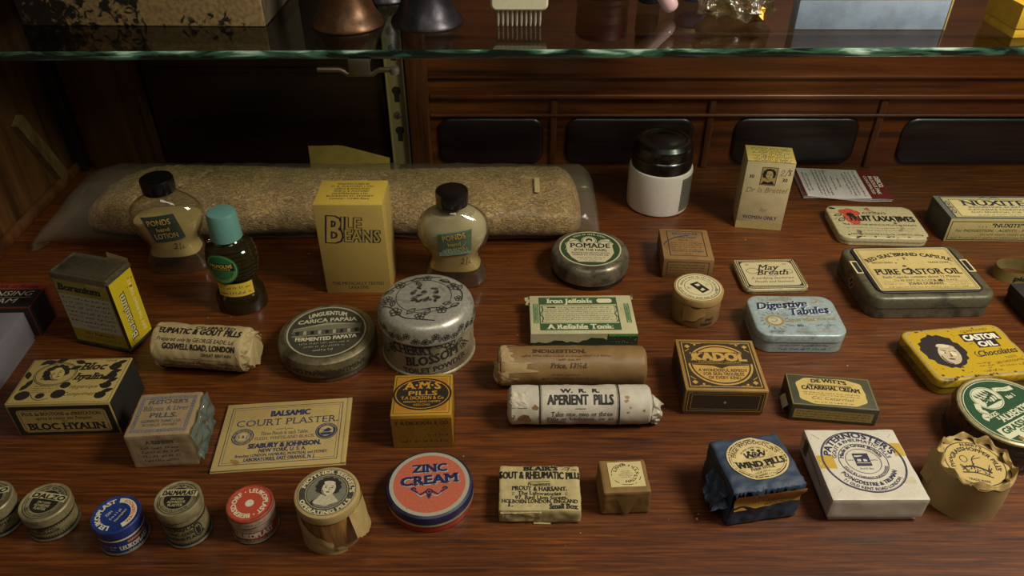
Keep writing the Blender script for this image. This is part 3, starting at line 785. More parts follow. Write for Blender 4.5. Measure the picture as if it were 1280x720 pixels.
# white jar
t = thing('cream_jar', 'white jar with a wide black screw lid at the back', 'jar', 15.4, 72.3)
whitej = plain('white_opal_glass', '#d8d0c2', .3, 0, .4)
MB().lathe([(2.95, 0), (3.18, .15), (3.25, .5), (3.28, 4.3), (3.2, 4.6), (2.9, 4.75)], whitej).build('jar_body', t)
MB().lathe([(2.9, 4.5), (3.05, 4.6), (3.08, 4.75), (3.08, 5.9), (3.0, 6.0), (3.0, 6.1), (3.05, 6.2), (2.95, 7.1), (2.6, 7.45), (2.3, 7.5), (2.2, 7.42), (1.6, 7.4), (1.5, 7.46), (.2, 7.46)], blackcap).build('lid', t)
P = Print(); P.rect(-1.1, .3, 1.5, 4.0, ink('#5d594e'), 8, 2)
for i in range(9): P.greek(-.8, 1.2, 3.4 - i * .33, .14, BLK)
mb = MB(); mb.pr(P, cyl_map(3.275, 0.2, 52)); mb.build('label', t)
# tall cream carton
cp = paper('#cbbb8e', '#8a744a', .3, .7, 70); bri = ink('#7d6a3c'); ytop = paper('#d2b865', '#8a6c2c', .25)
t = thing('carton', 'tall cream carton with a small portrait stamp and yellow top', 'box', 25.1, 68.8, 0, -9)
mb = MB(); mb.box(-2.25, -1.8, 0, 2.25, 1.5, 7.5, cp, .05)
P = Print(); P.rect(-.75, 5.0, .75, 6.95, ink('#a58e58')); P.frame(-.75, 5.0, .75, 6.95, .06, BLK)
portrait(P, 0, 6.15, .58, BLK, ink('#b09a66'), BLK); P.poly([(-.65, 5.1), (-.4, 5.45), (0, 5.3), (.4, 5.5), (.65, 5.1)], BLK)
P.text('30', -1.6, 5.7, .34, None, BLK, .02); P.text('30', 1.55, 5.5, .34, None, BLK, .02)
P.stroke([(1.05, 6.5), (1.25, 6.75), (1.35, 6.55), (1.05, 6.15), (1.4, 6.15)], .05, BLK); P.stroke([(1.8, 6.95), (1.45, 6.05)], .045, BLK)
P.stroke([(2.0, 6.75), (1.75, 6.7), (1.95, 6.45), (1.75, 6.25), (2.0, 6.25), (1.85, 6.5), (2.05, 6.75)], .045, BLK)
P.text('Dr la Brettel', 0, 4.2, .55, 3.9, bri, -.01, italic=.3, rot=2); P.text('for', .1, 2.05, .4, None, bri, -.01, italic=.35)
P.text('WOMEN ONLY', -.05, 1.15, .4, 3.3, NAVY, .012); P.rect(-2.25, 0.02, 2.25, .85, ink('#a9975f'))
mb.pr(P, front_map(-1.8)); mb.build('body', t)
mb = MB(); mb.box(-2.25, -1.82, 7.5, 2.25, 1.5, 7.56, ytop, .02)
P = Print()
for i in range(9): w = [1.7, 1.9, 1.6, 1.9, 1.3, 1.8, 1.2, 1.9, 1.8][i]; P.greek(-w, w, -1.62 + i * .34, .25, BLK, rot=180)
mb.pr(P, top_map(7.56)); mb.build('top_flap', t)
# leaflet
t = thing('folded_leaflet', 'white and dark red folded leaflet lying flat beside the cream carton', 'leaflet', 36.1, 75.9, 0, -5)
wp = paper('#e4dad6', '#9b8d88', .25); dr = ink('#651a18'); di = ink('#6d3430')
mb = MB()
for k in range(3):
    mb.grid(lambda a, b, k=k: Vector((-4.6 + 9.2 * a + .06 * k, -3.3 + 6.6 * b, .06 + .1 * k + .1 * math.sin(a * 7 + k) * (1 - b) ** 2 + .08)), 20, 10, wp)
mb.build('pages', t)
P = Print(); P.rect(2.4, -3.3, 4.6, 3.3, dr, 4, 4); P.rect(-4.6, -3.3, -4.3, 3.3, dr, 1, 4)
for i, (l, w) in enumerate(((-3.9, 4.4), (-3.5, 4.0), (-2.7, 5.6), (-2.3, 5.9), (-1.9, 5.4), (-1.5, 5.8), (-.9, 3.0), (-.3, 2.2), (.5, 4.6), (.9, 5.4), (1.3, 5.2), (1.8, 5.8))):
    P.greek(l - w / 2 + 0, l + w / 2, 0, .2, di, rot=-90, c=(l, 0))
P.text('DERCO,', 3.9, .6, .5, 2.6, WHT, .03, rot=-90); P.text('BILIOUS PAK', 3.3, -.2, .38, 4.2, WHT, .02, rot=-90); P.text('CONSTIPATED', 2.75, -.2, .32, 4.2, WHT, .01, rot=-90)
mb = MB(); mb.pr(P, lambda u, v, l: Vector((u + .12, v, .36 + l + .1 * math.sin((u + 4.6) / 9.2 * 7 + 2) * (1 - (v + 3.3) / 6.6) ** 2 + .02))); mb.build('cover_print', t)

# ---------------------------------------------------------------- right side: tins and cartons
def rtin(t, w, d, h, r, m, lip=.0, lidh=.5, top=.12, mat2=None, bulge=0.0):
    """rounded pocket tin: base and slightly larger lid"""
    MB().rstack(w - .12, d - .12, r, [(.08, 0), (0, .08), (0, h - lidh * .6)], mat2 or m).build('base', t)
    mb = MB(); mb.rstack(w, d, r + .05, [(.04, h - lidh), (0, h - lidh + .05), (0, h - top), (top * .35, h - top * .35), (top, h), (top + .25, h + bulge)], m)
    return mb
# nux carton
nuxp = paper('#c2b273', '#7d6a34', .25, .6, 40); NV = ink('#1f2740'); nl = ink('#c9bb80', .6, .05)
t = thing('carton', 'long cream and navy carton at the right edge of the back row', 'box', 48.0, 66.9, 0, -.8)
mb = MB(); mb.box(-5.4, -2.2, 0, 5.4, 2.2, 2.6, nuxp, .05)
P = Print(); P.rect(-5.4, -2.2, 5.4, 2.2, ink('#5d6152')); P.rect(-4.9, -2.05, 4.9, 2.05, ink('#a89f6d')); P.frame(-4.9, -2.05, 4.9, 2.05, .12, NV); P.rect(-4.2, -1.75, 4.2, 1.5, nl); P.frame(-4.2, -1.75, 4.2, 1.5, .06, NV)
P.text('NUXITE', 0, .35, .95, 6.3, NV, .03, True); P.text('INDIGESTION, ACIDITY,', 0, -.15, .32, 5.6, NV, .015); P.text('FLATULENCE CONDITIONS', 0, -.65, .32, 6.0, NV, .015); P.text('ALSO BENEFICIAL FOR THE', 0, -1.12, .28, 6.0, NV, .01); P.greek(-2.5, 2.5, -1.55, .2, NV)
for x in (-4.55, 4.55): P.flower(x, 0, .3, NV); P.leaf(x, .4, .8, 90, NV); P.leaf(x, -.4, .8, -90, NV)
P.stroke([(-1, 1.72), (-.5, 1.9), (0, 1.68), (.5, 1.9), (1, 1.72)], .08, NV)
mb.pr(P, top_map(2.6))
P = Print(); P.frame(-5.2, .15, 5.2, 2.3, .08, NV); P.text('. . .  "NUXITE"  . . .', .3, 1.65, .4, 5.6, NV, .025, True); P.text('For INDIGESTION, - ACIDITY, - FLATULENCE', 0, 1.12, .27, 9.2, NV, .01, italic=.1); P.greek(-2, 4, .72, .2, NV); P.greek(-4.8, 4.6, .35, .2, NV)
mb.pr(P, front_map(-2.2))
P = Print(); P.rect(-2.2, 0, 2.2, 2.6, ink('#4a4c40')); P.frame(-1.9, .25, 1.9, 2.35, .1, NV); P.frame(-1.6, .5, 1.6, 2.1, .05, NV); mb.pr(P, left_map(-5.4))
mb.build('body', t)
MB().box(5.4, -2.15, .02, 5.43, 2.15, 2.55, nuxp, .01).build('end_flap', t)
# fruit tin
ft = tinplate('#bcb184', '#33261a', .9, 0, .45, 70, .25, .63, .7); RED = ink('#b5452a'); 
t = thing('pocket_tin', 'cream pocket tin with a printed red fruit cluster', 'tin', 36.5, 66.9, 0, -2.5)
mb = rtin(t, 8.7, 6.2, .95, 1.0, ft, lidh=.5)
P = Print()
for x, y in ((-2.7, 1.8), (-2.1, 2.0), (-1.6, 1.6), (-2.4, .2), (-2.1, -.15), (-1.8, .4), (-2.5, .9)):
    P.disc(x, y, .5, .45, RED, 14); P.ring(x, y, .5, .45, .05, ink('#6d2114'), 14)
P.disc(-2.2, 1.2, .4, .4, BLK, 12); P.leaf(-3.0, 1.3, .9, 200, BLK); P.leaf(-3.3, 2.4, .8, 170, BLK, True); P.leaf(-2.9, .6, 1.0, 220, BLK)
P.text('30', -.3, 2.2, .36, None, RED, .02); P.text("AYRTON'S", .3, 1.45, .38, 2.4, BLK, .01)
P.text('FRUIT LAXATIVES', .75, .1, .95, 6.4, BLK, .03); P.text('THE LAXATIVE WHICH IS FRUITS IN REALITY', .2, -.75, .24, 7.2, BLK, .01); P.greek(-3.3, 3.6, -1.3, .15, BLK); P.greek(-2.6, 3, -1.75, .15, BLK)
P.text('AYRTON SAUNDERS & CO. LTD., LIVERPOOL, ENG.', .2, -2.5, .24, 6.8, BLK, .01)
P.specks(-3.9, -3.0, 4.2, -2.4, 14, .22, ink('#33261a'), 3); P.specks(1, -.4, 3, .6, 3, .3, ink('#2a2018'), 5); P.specks(-4, -2.9, 4, 2.9, 14, .09, ink('#3d3020'), 9)
mb.pr(P, top_map(.95)); mb.build('lid', t)
# castor capsule tin
ct = tinplate('#6a6750', '#2c281e', .8, .35, .42, 60, .25); lab = paper('#cfba78', '#8a6c34', .3, .55, 50); DK = ink('#1a1a20')
t = thing('hinged_tin', 'large olive metal tin with a cream capsule label in a dark border', 'tin', 35.8, 56.6, 0, 1.6)
mb = rtin(t, 10.9, 8.1, 2.2, 1.2, ct, lidh=1.1, top=.25)
P = Print()
for s in (-1, 1): P.frame(s * 5.0 - .35, -.3, s * 5.0 + .35, 1.6, .14, CREAM); P.rect(s * 5.0 - .2, -.15, s * 5.0 + .2, 1.45, DK)
mb.pr(P, top_map(2.2)); 
P = Print(); P.poly([(0, .2), (.6, 1.0), (0, 1.8), (-.6, 1.0)], ink('#8d7c50')); P.poly([(0, .45), (.4, 1.0), (0, 1.55), (-.4, 1.0)], DK); P.stroke([(-.3, .6), (.3, 1.4)], .12, ink('#8d7c50'))
mb.pr(P, left_map(-5.45)); lid_o = mb.build('lid', t)
def lz(u, v): return 2.2 + .12 + .05 * nz((u, v, 0), .5, 3)
mb = MB(); mb.rstack(9.3, 7.0, .8, [(.05, 2.2), (0, 2.24), (0, 2.3), (.05, 2.34)], DK, c=(-.05, .15))
P = Print(); P.add([(x - .05, y + .15) for x, y in rrect(8.7, 6.5, .25, 4)], [tuple(range(20))], lab)
P.frame(-4.25, -2.95, 4.15, 3.25, .05, BLK); P.frame(-4.1, -2.8, 4.0, 3.1, .03, BLK)
P.text('RED SEAL BRAND CAPSULE.', 0, -5.9, .5, 8.0, BLK, .03, True, arc=(8.0, 90, 1)); P.text('P.', -.3, 1.5, .35, None, BLK, .02, True)
P.text('REGISTERED', -2.6, .95, .24, 1.9, BLK, .01); P.text('TRADE MARK.', 2.5, .9, .24, 2.0, BLK, .01)
P.text('PURE CASTOR OIL', 0, -.75, .82, 7.6, BLK, .025, True); P.text('Each Capsule contains about 12 Minims.', 0, -1.3, .33, 6.9, BLK, .005, True); P.text('TO BE KEPT IN A COOL DRY PLACE', .1, -1.75, .22, 5.6, BLK, .01)
P.text('JOHN DURANT.', 0, -2.3, .34, 3.2, BLK, .02, True); P.greek(-3.7, -1.9, -2.2, .14, BLK); P.greek(1.9, 3.8, -2.1, .13, BLK); P.greek(1.9, 3.8, -2.35, .13, BLK); P.greek(-3.5, 3.5, -2.68, .16, BLK); P.rect(-3.8, -1.86, 3.8, -1.83, BLK)
P.specks(-2.2, 0, -.6, 1.0, 3, .28, ink('#33220f'), 2); P.specks(-1.4, 2.0, -.4, 2.8, 3, .3, ink('#3d2a12'), 7); P.specks(.8, -1.9, 1.8, -1.4, 3, .3, ink('#3d2a12'), 4); P.specks(-3.6, -2.7, 3.6, 3, 20, .08, ink('#4d3a1a'), 12)
mb.pr(P, top_map(2.34)); mb.build('label_plate', lid_o)
# small bordered tin
mt = tinplate('#c2b58a', '#4a3d26', .5, 0, .4, 60, .3)
t = thing('flat_tin', 'small flat cream tin with a dotted black border and script lettering', 'tin', 23.7, 58.4, 0, 1.9)
mb = rtin(t, 5.9, 4.8, .6, .8, mt, lidh=.35)
P = Print(); P.add(rrect(5.7, 4.6, .7, 5), [tuple(range(24))], ink('#1e1b16'))
g = random.Random(5)
for k in range(150):
    s = k / 150 * 19.0; 
    for off in (.12, .3):
        w, d = 5.7 - 2 * off, 4.6 - 2 * off; per = 2 * (w + d); q = (k / 150) * per
        if q < w: x, y = -w / 2 + q, -d / 2
        elif q < w + d: x, y = w / 2, -d / 2 + q - w
        elif q < 2 * w + d: x, y = w / 2 - (q - w - d), d / 2
        else: x, y = -w / 2, d / 2 - (q - 2 * w - d)
        if abs(abs(x) - w / 2) + abs(abs(y) - d / 2) < .0001: continue
        P.disc(x, y, .055, .055, CREAM, 6)
P.add(rrect(4.8, 3.7, .45, 5), [tuple(range(24))], ink('#c4b78c', .5, .05)); P.ring(0, 0, 2.36, 1.82, .03, ink('#c4b78c'))
P.text('May', -.1, .55, .85, 1.9, BLK, .01, True, italic=.45); P.text('Breath', .15, -.2, .8, 2.9, BLK, .01, True, italic=.45)
P.stroke([(-.5, .5), (-1.6, .0), (-2.1, .5), (-1.5, .9), (-.9, .6)], .05, BLK); P.stroke([(1.5, -.2), (2.1, .1), (2.0, .6), (1.5, .4), (1.9, .1)], .04, BLK)
P.text('A purifying deodorant', 0, -.85, .33, 3.9, BLK, .0, italic=.25); P.text('Mouth and Stomach', 0, -1.4, .33, 3.6, BLK, .0, italic=.25)
P.text('20', -1.8, 1.35, .24, None, BLK); P.text('2/6', 1.7, 1.35, .24, None, BLK); P.rect(-.5, -.4, .5, -.37, BLK)
mb.pr(P, top_map(.6)); 
P = Print()
for i in range(40): P.disc(-2.7 + i * .138, .45, .05, .05, CREAM, 6); P.disc(-2.63 + i * .138, .3, .05, .05, BLK, 6)
mb.pr(P, front_map(-2.4)); mb.build('lid', t)
# pale blue tin
bt = tinplate('#9fb0ae', '#5c574a', .6, .1, .35, 80, .35, .55, .7); bn = ink('#20254a'); og = ink('#8f7a44'); wl = ink('#c5d0cd')
t = thing('pocket_tin', 'pale blue pocket tin with navy script lettering', 'tin', 23.5, 50.7, 0, -.8)
mb = rtin(t, 7.3, 5.4, 1.85, 1.1, bt, lidh=.75, top=.14)
P = Print()
P.text('Dr. Sassamund\'s', -1.2, 1.95, .38, 2.9, og, .02, True, italic=.2, rot=3)
for o_, m_ in ((.07, wl), (0, bn)):
    P.text('Digestive', -.85 + o_, .95 - o_, .85, 4.4, m_, .03, True, italic=.3, rot=6); P.text('Tabules', 1.2 + o_, .15 - o_, .85, 3.4, m_, .03, True, italic=.3, rot=7)
P.text('Digest what you eat', 1.0, -.75, .42, 4.2, og, .02, True, italic=.2, rot=4)
P.disc(-1.9, -.75, .78, .7, og, 22); P.disc(-1.9, -.75, .55, .5, ink('#a9aa92'), 18); P.stroke([(-2.2, -.5), (-1.9, -.4), (-1.7, -.7), (-2.0, -.95), (-2.2, -.8)], .1, og)
for i in range(14):
    a = 60 + i * 24; P.stroke([(-1.9 + .9 * math.cos(R_(a)), -.75 + .85 * math.sin(R_(a))), (-1.9 + 1.25 * math.cos(R_(a + 6)), -.75 + 1.15 * math.sin(R_(a + 6)))], .05, bn)
P.stroke([(1.9, 2.3), (2.3, 2.0), (2.1, 1.7), (1.7, 1.75)], .12, og); P.stroke([(2.4, 2.2), (2.6, 1.9), (2.9, 1.8)], .1, og); P.stroke([(.3, -.05), (1.6, -.2), (3.0, .1)], .06, og)
P.text('80', 0, -1.55, .3, .5, bn, .03); P.greek(-.9, -.4, -1.5, .2, bn); P.greek(1.4, 3.0, -1.4, .2, bn); P.greek(-2.6, -1.4, -2.2, .18, bn); P.greek(-.6, 2.6, -2.2, .12, og)
mb.pr(P, top_map(1.85)); mb.build('lid', t)
P = Print(); P.greek(-1.8, 2.2, .72, .2, bn); P.greek(-1.9, 2.2, .35, .2, bn)
mb = MB(); mb.pr(P, front_map(-2.64)); mb.build('base_print', t)
# kadol
kt = paper('#9c7a3a', '#5c421a', .3, .6, 60); kd = ink('#33260f'); kg = ink('#b08a42')
t = thing('carton', 'square tan and dark brown carton with a big circular panel', 'box', 15.7, 43.9, 0, -1.5)
MB().box(-2.9, -2.75, 0, 2.9, 2.75, 2.3, kt, .05).build('tray', t)
mb = MB(); mb.box(-3.0, -2.85, .25, 3.0, 2.85, 2.5, kt, .06)
P = Print(); P.rect(-2.75, -2.6, 2.75, 2.6, kd); P.frame(-2.62, -2.48, 2.62, 2.48, .06, kg)
P.disc(0, -.05, 2.4, 2.25, kg, 50); P.disc(0, -.05, 2.25, 2.1, kd, 50); P.disc(0, -.05, 2.12, 1.97, kg, 50)
P.rect(-2.45, .05, 2.45, 1.35, kd); P.poly([(-1.35, 1.45), (-.9, 1.75), (0, 1.9), (.9, 1.75), (1.35, 1.45)], kg)
P.poly([(-2.1, .02), (2.1, .02), (2.1, -.1), (.6, -.2), (0, -.5), (-.6, -.2), (-2.1, -.1)], kd)
P.text('KADOL', 0, .4, .85, 4.1, kg, .06, True); P.text('POWERFULLY HEALING', 0, .14, .15, 3.2, kg)
P.text('A WONDERFUL REMEDY', .05, -.85, .32, 3.6, kd, .02); P.text('FOR SKIN TROUBLES', .05, -1.25, .32, 3.0, kd, .02); P.text('OF EVERY KIND', .05, -1.65, .32, 2.4, kd, .02)
for sx in (-1, 1):
    for sy in (-1, 1):
        x, y = sx * 2.2, sy * 2.0
        P.poly([(x - .22, y), (x, y + .22), (x + .22, y), (x, y - .22)], kg); P.poly([(x - sx * .6 - .12, y + sy * .2), (x - sx * .6, y + sy * .32), (x - sx * .6 + .12, y + sy * .2), (x - sx * .6, y + sy * .08)], kg); P.stroke([(x + sx * .25, y - sy * .6), (x - sx * .1, y - sy * .3)], .06, kg); P.stroke([(x - sx * 1.1, y + sy * .35), (x - sx * .3, y + sy * .35)], .05, kg)
mb.pr(P, top_map(2.5))
P = Print(); P.rect(-2.85, .3, 2.85, 2.35, kd, 1); P.frame(-2.75, .4, 2.75, 2.25, .04, kg); P.frame(-2.5, .6, 2.5, 2.05, .03, kg); P.poly([(-.12, 1.3), (0, 1.45), (.12, 1.3), (0, 1.15)], kg); mb.pr(P, front_map(-2.85))
P = Print(); P.rect(-2.7, .3, 2.7, 2.35, kd); P.frame(-2.6, .4, 2.6, 2.25, .04, kg); mb.pr(P, left_map(-3.0)); mb.pr(P, right_map(3.0)); mb.build('lid', t)
# catarrhal carton
dw = paper('#4a4a38', '#25241a', .5, .6, 60); dl = ink('#c0a860', .6, .1)
t = thing('carton', 'slim dark green carton with a cream label and an open white end flap', 'box', 23.6, 41.9, 0, -6.5)
mb = MB(); mb.box(-3.05, -1.65, 0, 3.05, 1.65, 1.6, dw, .05)
P = Print(); P.frame(-3.0, -1.6, 3.0, 1.6, .06, ink('#7d6f3c')); pts = []
for i in range(44):
    a = 2 * PI * i / 44; q = 1 + .025 * math.sin(i * 5.1)
    pts.append((2.45 * q * math.copysign(abs(math.cos(a)) ** .55, math.cos(a)), 1.4 * q * math.copysign(abs(math.sin(a)) ** .55, math.sin(a)) - .05))
P.poly(pts, dl)
for i in range(9): a = 20 + i * 17.5; P.stroke([(.6 * math.cos(R_(a)), .75 + .3 * math.sin(R_(a))), (2.0 * math.cos(R_(a)), .6 + .75 * math.sin(R_(a)))], .03, ink('#7d6f3c'), smooth=False)
P.text("DE WITT'S", 0, .8, .36, 2.6, BLK, .04, True, bend=.12); P.rect(-1.6, .48, 1.6, .68, ink('#6d6034')); P.greek(-1.2, 1.2, .53, .12, dl)
P.text('CATARRHAL CREAM', 0, .02, .4, 4.2, BLK, .04, True, bend=.1); P.greek(-2.1, 2.1, -.3, .13, BLK); P.greek(-2.0, 2.0, -.52, .13, BLK); P.text('CC Catarrhal', -.1, -.95, .3, 3.0, ink('#4d3a1a'), 0, italic=.3); P.greek(-1.4, 1.4, -1.28, .14, BLK)
mb.pr(P, top_map(1.6))
P = Print(); P.rect(-2.8, .3, 2.8, 1.2, ink('#a18c4c'))
for i in range(3): P.greek(-2.6, 2.6, .95 - i * .25, .14, BLK)
mb.pr(P, front_map(-1.65)); mb.build('body', t)
fl = paper('#b8ad8a', '#6b5a34', .3)
mb = MB(); mb.grid(lambda a, b: Vector((-3.05 - .32 * math.sin(b * 2.6) - .05, -1.0 + 1.3 * a, .85 - .8 * b)), 8, 6, fl); mb.build('end_flap', t)
MB().box(3.05, -1.6, .02, 3.12, 1.6, 1.55, dw, .02).build('end_panel', t)
# castor chocolates
yt = tinplate('#b8981c', '#4a2a12', .9, 0, .4, 46, .3, .60, .70); fk = ink('#231a1c'); skin = ink('#b0a080', .6, .35); silver = ink('#c2bb9a', .35, .1, .5)
t = thing('pocket_tin', 'yellow chocolate tin printed with a curly haired child portrait', 'tin', 36.0, 46.55, 0, 7.3)
mb = rtin(t, 8.6, 6.0, 1.5, .8, yt, lidh=.75, top=.15, mat2=tinplate('#8d7414', '#2c1a0c', .8, 0, .45, 46, .2))
P = Print()
for w_, d_, m_ in ((8.15, 5.55, silver), (7.95, 5.35, ink('#b8981c', .45, .08))): P.add(rrect(w_, d_, .6, 5), [tuple(range(24))], m_)
g = random.Random(2); hp = []
for i in range(34):
    a = 2 * PI * i / 34; q = 1 + .06 * math.sin(i * 3.7) + .03 * g.uniform(-1, 1)
    hp.append((-1.95 + 1.72 * q * math.cos(a), .25 + 1.95 * q * math.sin(a) * (1 if math.sin(a) > 0 else 1.0)))
P.poly(hp, fk)
portrait(P, -1.75, .0, 1.45, fk, skin, ink('#3a2c28'), rot=-14, curls=False)
P.disc(-1.35, -.15, .22, .28, ink('#cfc3a0'), 12); P.disc(-2.2, .1, .2, .22, ink('#c9bd9a'), 12); P.disc(-1.7, .85, .5, .2, ink('#c9bd9a'), 14, rot=-14)
P.text('COMPOUND', 1.9, 2.2, .28, 2.4, fk, 0, rot=3); P.rect(.35, 1.05, 3.55, 2.0, fk, rot=0); P.rect(1.1, .25, 2.95, 1.1, fk)
P.text('CASTOR', 1.95, 1.2, .62, 2.9, WHT, .045); P.text('OIL', 2.0, .38, .58, 1.5, WHT, .045)
P.text('Chocolates', 2.15, -.65, .62, 3.4, fk, .02, italic=.35, rot=3); P.stroke([(.5, -.1), (.3, -.4), (.5, -.75), (.85, -.6)], .07, fk)
P.text('TASTE', 2.9, -1.15, .24, 1.0, fk, 0, rot=5); P.text('LIKE CHOCOLATES', 2.5, -1.6, .24, 2.4, fk, .01, rot=4); P.greek(1.4, 3.6, -2.0, .2, fk)
P.greek(-.2, 1.2, -1.5, .15, fk); P.greek(-.2, 1.3, -1.8, .15, fk); P.text('OF', .5, -2.1, .16, None, fk); P.text('CASTOR OIL', .6, -2.45, .22, 1.6, fk)
P.specks(-4.1, -2.9, 4.1, -2.2, 16, .2, ink('#4a2412'), 3); P.specks(-4, -2.6, 4, 2.6, 40, .09, ink('#4a2412'), 6); P.specks(-4, 2.4, 4, 2.9, 10, .16, ink('#4a2412'), 8); P.specks(-2.4, -2.2, -1, -1.6, 3, .18, ink('#4a1a22'), 11)
mb.pr(P, top_map(1.5)); mb.build('lid', t)
# strap loop
st = paper('#8a7c44', '#3d3418', .5, .6, 60)
def loop(a, b):
    th = -2.6 + 5.2 * a * 1.0
    if a < .82:
        th = 2 * PI * (a / .82) * .93 + .25; x, y = 1.75 * math.cos(th), 1.25 * math.sin(th)
    else:
        q = (a - .82) / .18; th = 2 * PI * .93 + .25; x, y = 1.75 * math.cos(th) + 2.4 * q, 1.25 * math.sin(th) + .2 * q
    return Vector((x, y, .02 + 1.15 * b))
mb = MB(); mb.grid(loop, 80, 3, st); mb.grid(lambda a, b: loop(a, b) * 1.0 + Vector((loop(a, b).x * .03, loop(a, b).y * .03, 0)), 80, 3, st)
P = Print(); P.text('pion', 0, 0, .5, 1.4, BLK, .03)
mb.pr(P, lambda u, v, l: Vector((1.84 * math.cos(-PI / 2 + .1 + u / 1.5), 1.32 * math.sin(-PI / 2 + .1 + u / 1.5) - l, .4 + v)))
o = tag(mb.build('paper_strap'), 'looped paper strap lying at the right edge behind the yellow tin', 'strap'); at(o, 46.3, 58.8, 0)
t = thing('carton', 'dark grey carton mostly cut off at the right edge', 'box', 47.4, 53.4, 0, 4)
MB().box(-3.6, -2, 0, 3.6, 2, 1.7, paper('#2f2c2a', '#14110f', .5), .06).build('tray', t)
MB().box(-3.66, -2.06, 1.0, 3.66, 2.06, 1.8, paper('#2f2c2a', '#14110f', .5), .06).build('lid', t)
# green ointment tin
gt = ink('#27482f', .4, .15); rimc = tinplate('#b5a97a', '#4a3d22', .6, .3, .35, 70); dkt = tinplate('#2a241c', '#100c08', .6, .3, .4, 60); gw = ink('#c2c3a4', .5, .05)
t = thing('round_tin', 'large round green and cream ointment tin wrapped in clear film', 'tin', 34.9, 38.9, 0, 0)
MB().lathe([(3.2, 0), (3.3, .1), (3.3, 1.6)], dkt).build('base', t)
mb = MB(); mb.lathe([(3.35, 1.2), (3.42, 1.25), (3.42, 2.5)], dkt, cap1=False); mb.lathe([(3.42, 2.5), (3.38, 2.62), (3.25, 2.7), (3.1, 2.66), (.2, 2.66)], rimc, cap0=False)
P = Print(); rt = 28
P.disc(0, 0, 3.1, 3.1, gt, 60); P.ring(0, 0, 3.02, 3.02, .06, gw)
P.disc(-.35, 1.55, 1.15, 1.1, gw, 36); P.ring(-.35, 1.55, 1.08, 1.03, .04, gt)
for i in range(16):
    g = random.Random(i); x, y = -.35 + g.uniform(-.7, .7), 1.3 + g.uniform(-.4, .3); P.stroke([(x, y), (x + g.uniform(-.25, .25), y + g.uniform(.1, .45))], .05, gt)
P.poly([(-1.15, .95), (.5, .95), (.3, 1.15), (-.2, 1.1), (-.6, 1.3), (-1.0, 1.1)], gt)
for x_ in (-.9, -.6, -.3, .0, .25): P.stroke([(x_, 1.1), (x_ + .1, 1.6), (x_ - .1, 2.2)], .05, gt); P.leaf(x_, 1.5, .4, 60 + 90 * x_, gt, True); P.leaf(x_ + .05, 1.8, .35, 120, gt, True)
P.stroke([(-1.5, 1.5), (-1.85, 1.0), (-1.75, .6), (-2.15, .35), (-2.05, .1)], .42, gw); P.stroke([(.8, 1.9), (1.2, 1.75), (1.6, 1.55), (2.2, 1.45)], .38, gw); P.arcgreek(-.35, 1.4, 1.62, 190, 220, .16, gt); P.greek(1.0, 1.9, 1.6, .14, gt, rot=-20)
P.text('SIZE', -1.45, .12, .3, .95, gw, .04); P.text('No 1', 1.35, .75, .33, .8, gw, .04)
P.text("'ALBERT'S'", .1, -.55, .55, 3.2, gw, .03, True); P.rect(-2.55, -1.75, 2.55, -.75, gw); P.text('GRASSHOPPER', 0, -1.35, .48, 4.6, gt, .04); P.rect(-1.6, -2.15, 1.6, -1.7, gw); P.text('OINTMENT', 0, -1.78, .34, 2.3, gt, .03)
P.greek(-1.3, 1.3, -2.1, .15, gt); P.arcgreek(0, 0, 2.65, 230, 310, .25, gw); P.specks(-1.8, -2.4, -.2, -1.9, 4, .3, ink('#7d5a24'), 3)
mb.pr(P, top_map(2.66, rt)); mb.build('lid', t)
film = clear('tin_cellophane', '#d8d6c8', .1, 1.45, .05, '#8d8878', .9, 60, 1.0)
def gfilm(a, b):
    th = 2 * PI * a; z = 2.78 * b; r = 3.5 + .22 * nz((math.cos(th) * 3, math.sin(th) * 3, z), 1.1, 3) + .25 * (1 - b) * .6
    if 3.3 < th < 3.75: r += .5 * (1 - abs(th - 3.52) / .23) * (.4 + .6 * b)
    return Vector((r * math.cos(th), r * math.sin(th), max(z + .04 * nz((th, z, 0), 2), .02)))
mb = MB(); mb.grid(gfilm, 110, 10, film); mb.build('clear_film', t)

# ---------------------------------------------------------------- middle
def rtop(mb, R, h, m, lip=.2, edge=.1): return mb
# pomade tin
pt = tinplate('#8d836c', '#2a2118', .7, .6, .36, 60, .2, .45, .62); GR = ink('#2f4527', .5, .15); PW = ink('#bdb48e', .5, .1)
t = thing('round_tin', 'dark dented pomade tin with a green and cream round label', 'tin', 7.2, 59.9)
MB().lathe([(3.3, 0), (3.45, .1), (3.45, 1.2)], tinplate('#2b241c', '#0f0c08', .7, .6, .42, 50)).build('base', t)
mb = MB()
mb.lathe([(3.5, .55), (3.6, .6), (3.62, 1.5), (3.58, 1.95), (3.4, 2.2), (3.15, 2.3), (.2, 2.3)], pt, 72, xf=lambda p: p + Vector((p.x, p.y, 0)).normalized() * .05 * nz(p, .8, 4) * (1 if p.z < 2 else .2))
P = Print(); P.disc(0, .1, 2.85, 2.85, PW, 60); P.disc(0, .1, 2.72, 2.72, GR, 60)
P.poly([(-2.15, 1.05), (2.2, 1.0), (2.05, .6), (2.15, -.6), (1.75, -1.45), (1.2, -2.1), (-1.1, -2.1), (-1.75, -1.4), (-2.15, -.5)], PW); P.stroke([(-2.3, .95), (-2.15, .2), (-2.3, -.2)], .06, PW)
P.disc(-.05, 1.4, .72, .72, PW, 26); P.ring(-.05, 1.4, .64, .64, .05, BLK); P.disc(-.05, 1.45, .3, .34, BLK, 14); P.disc(-.05, 1.3, .2, .2, PW, 10)
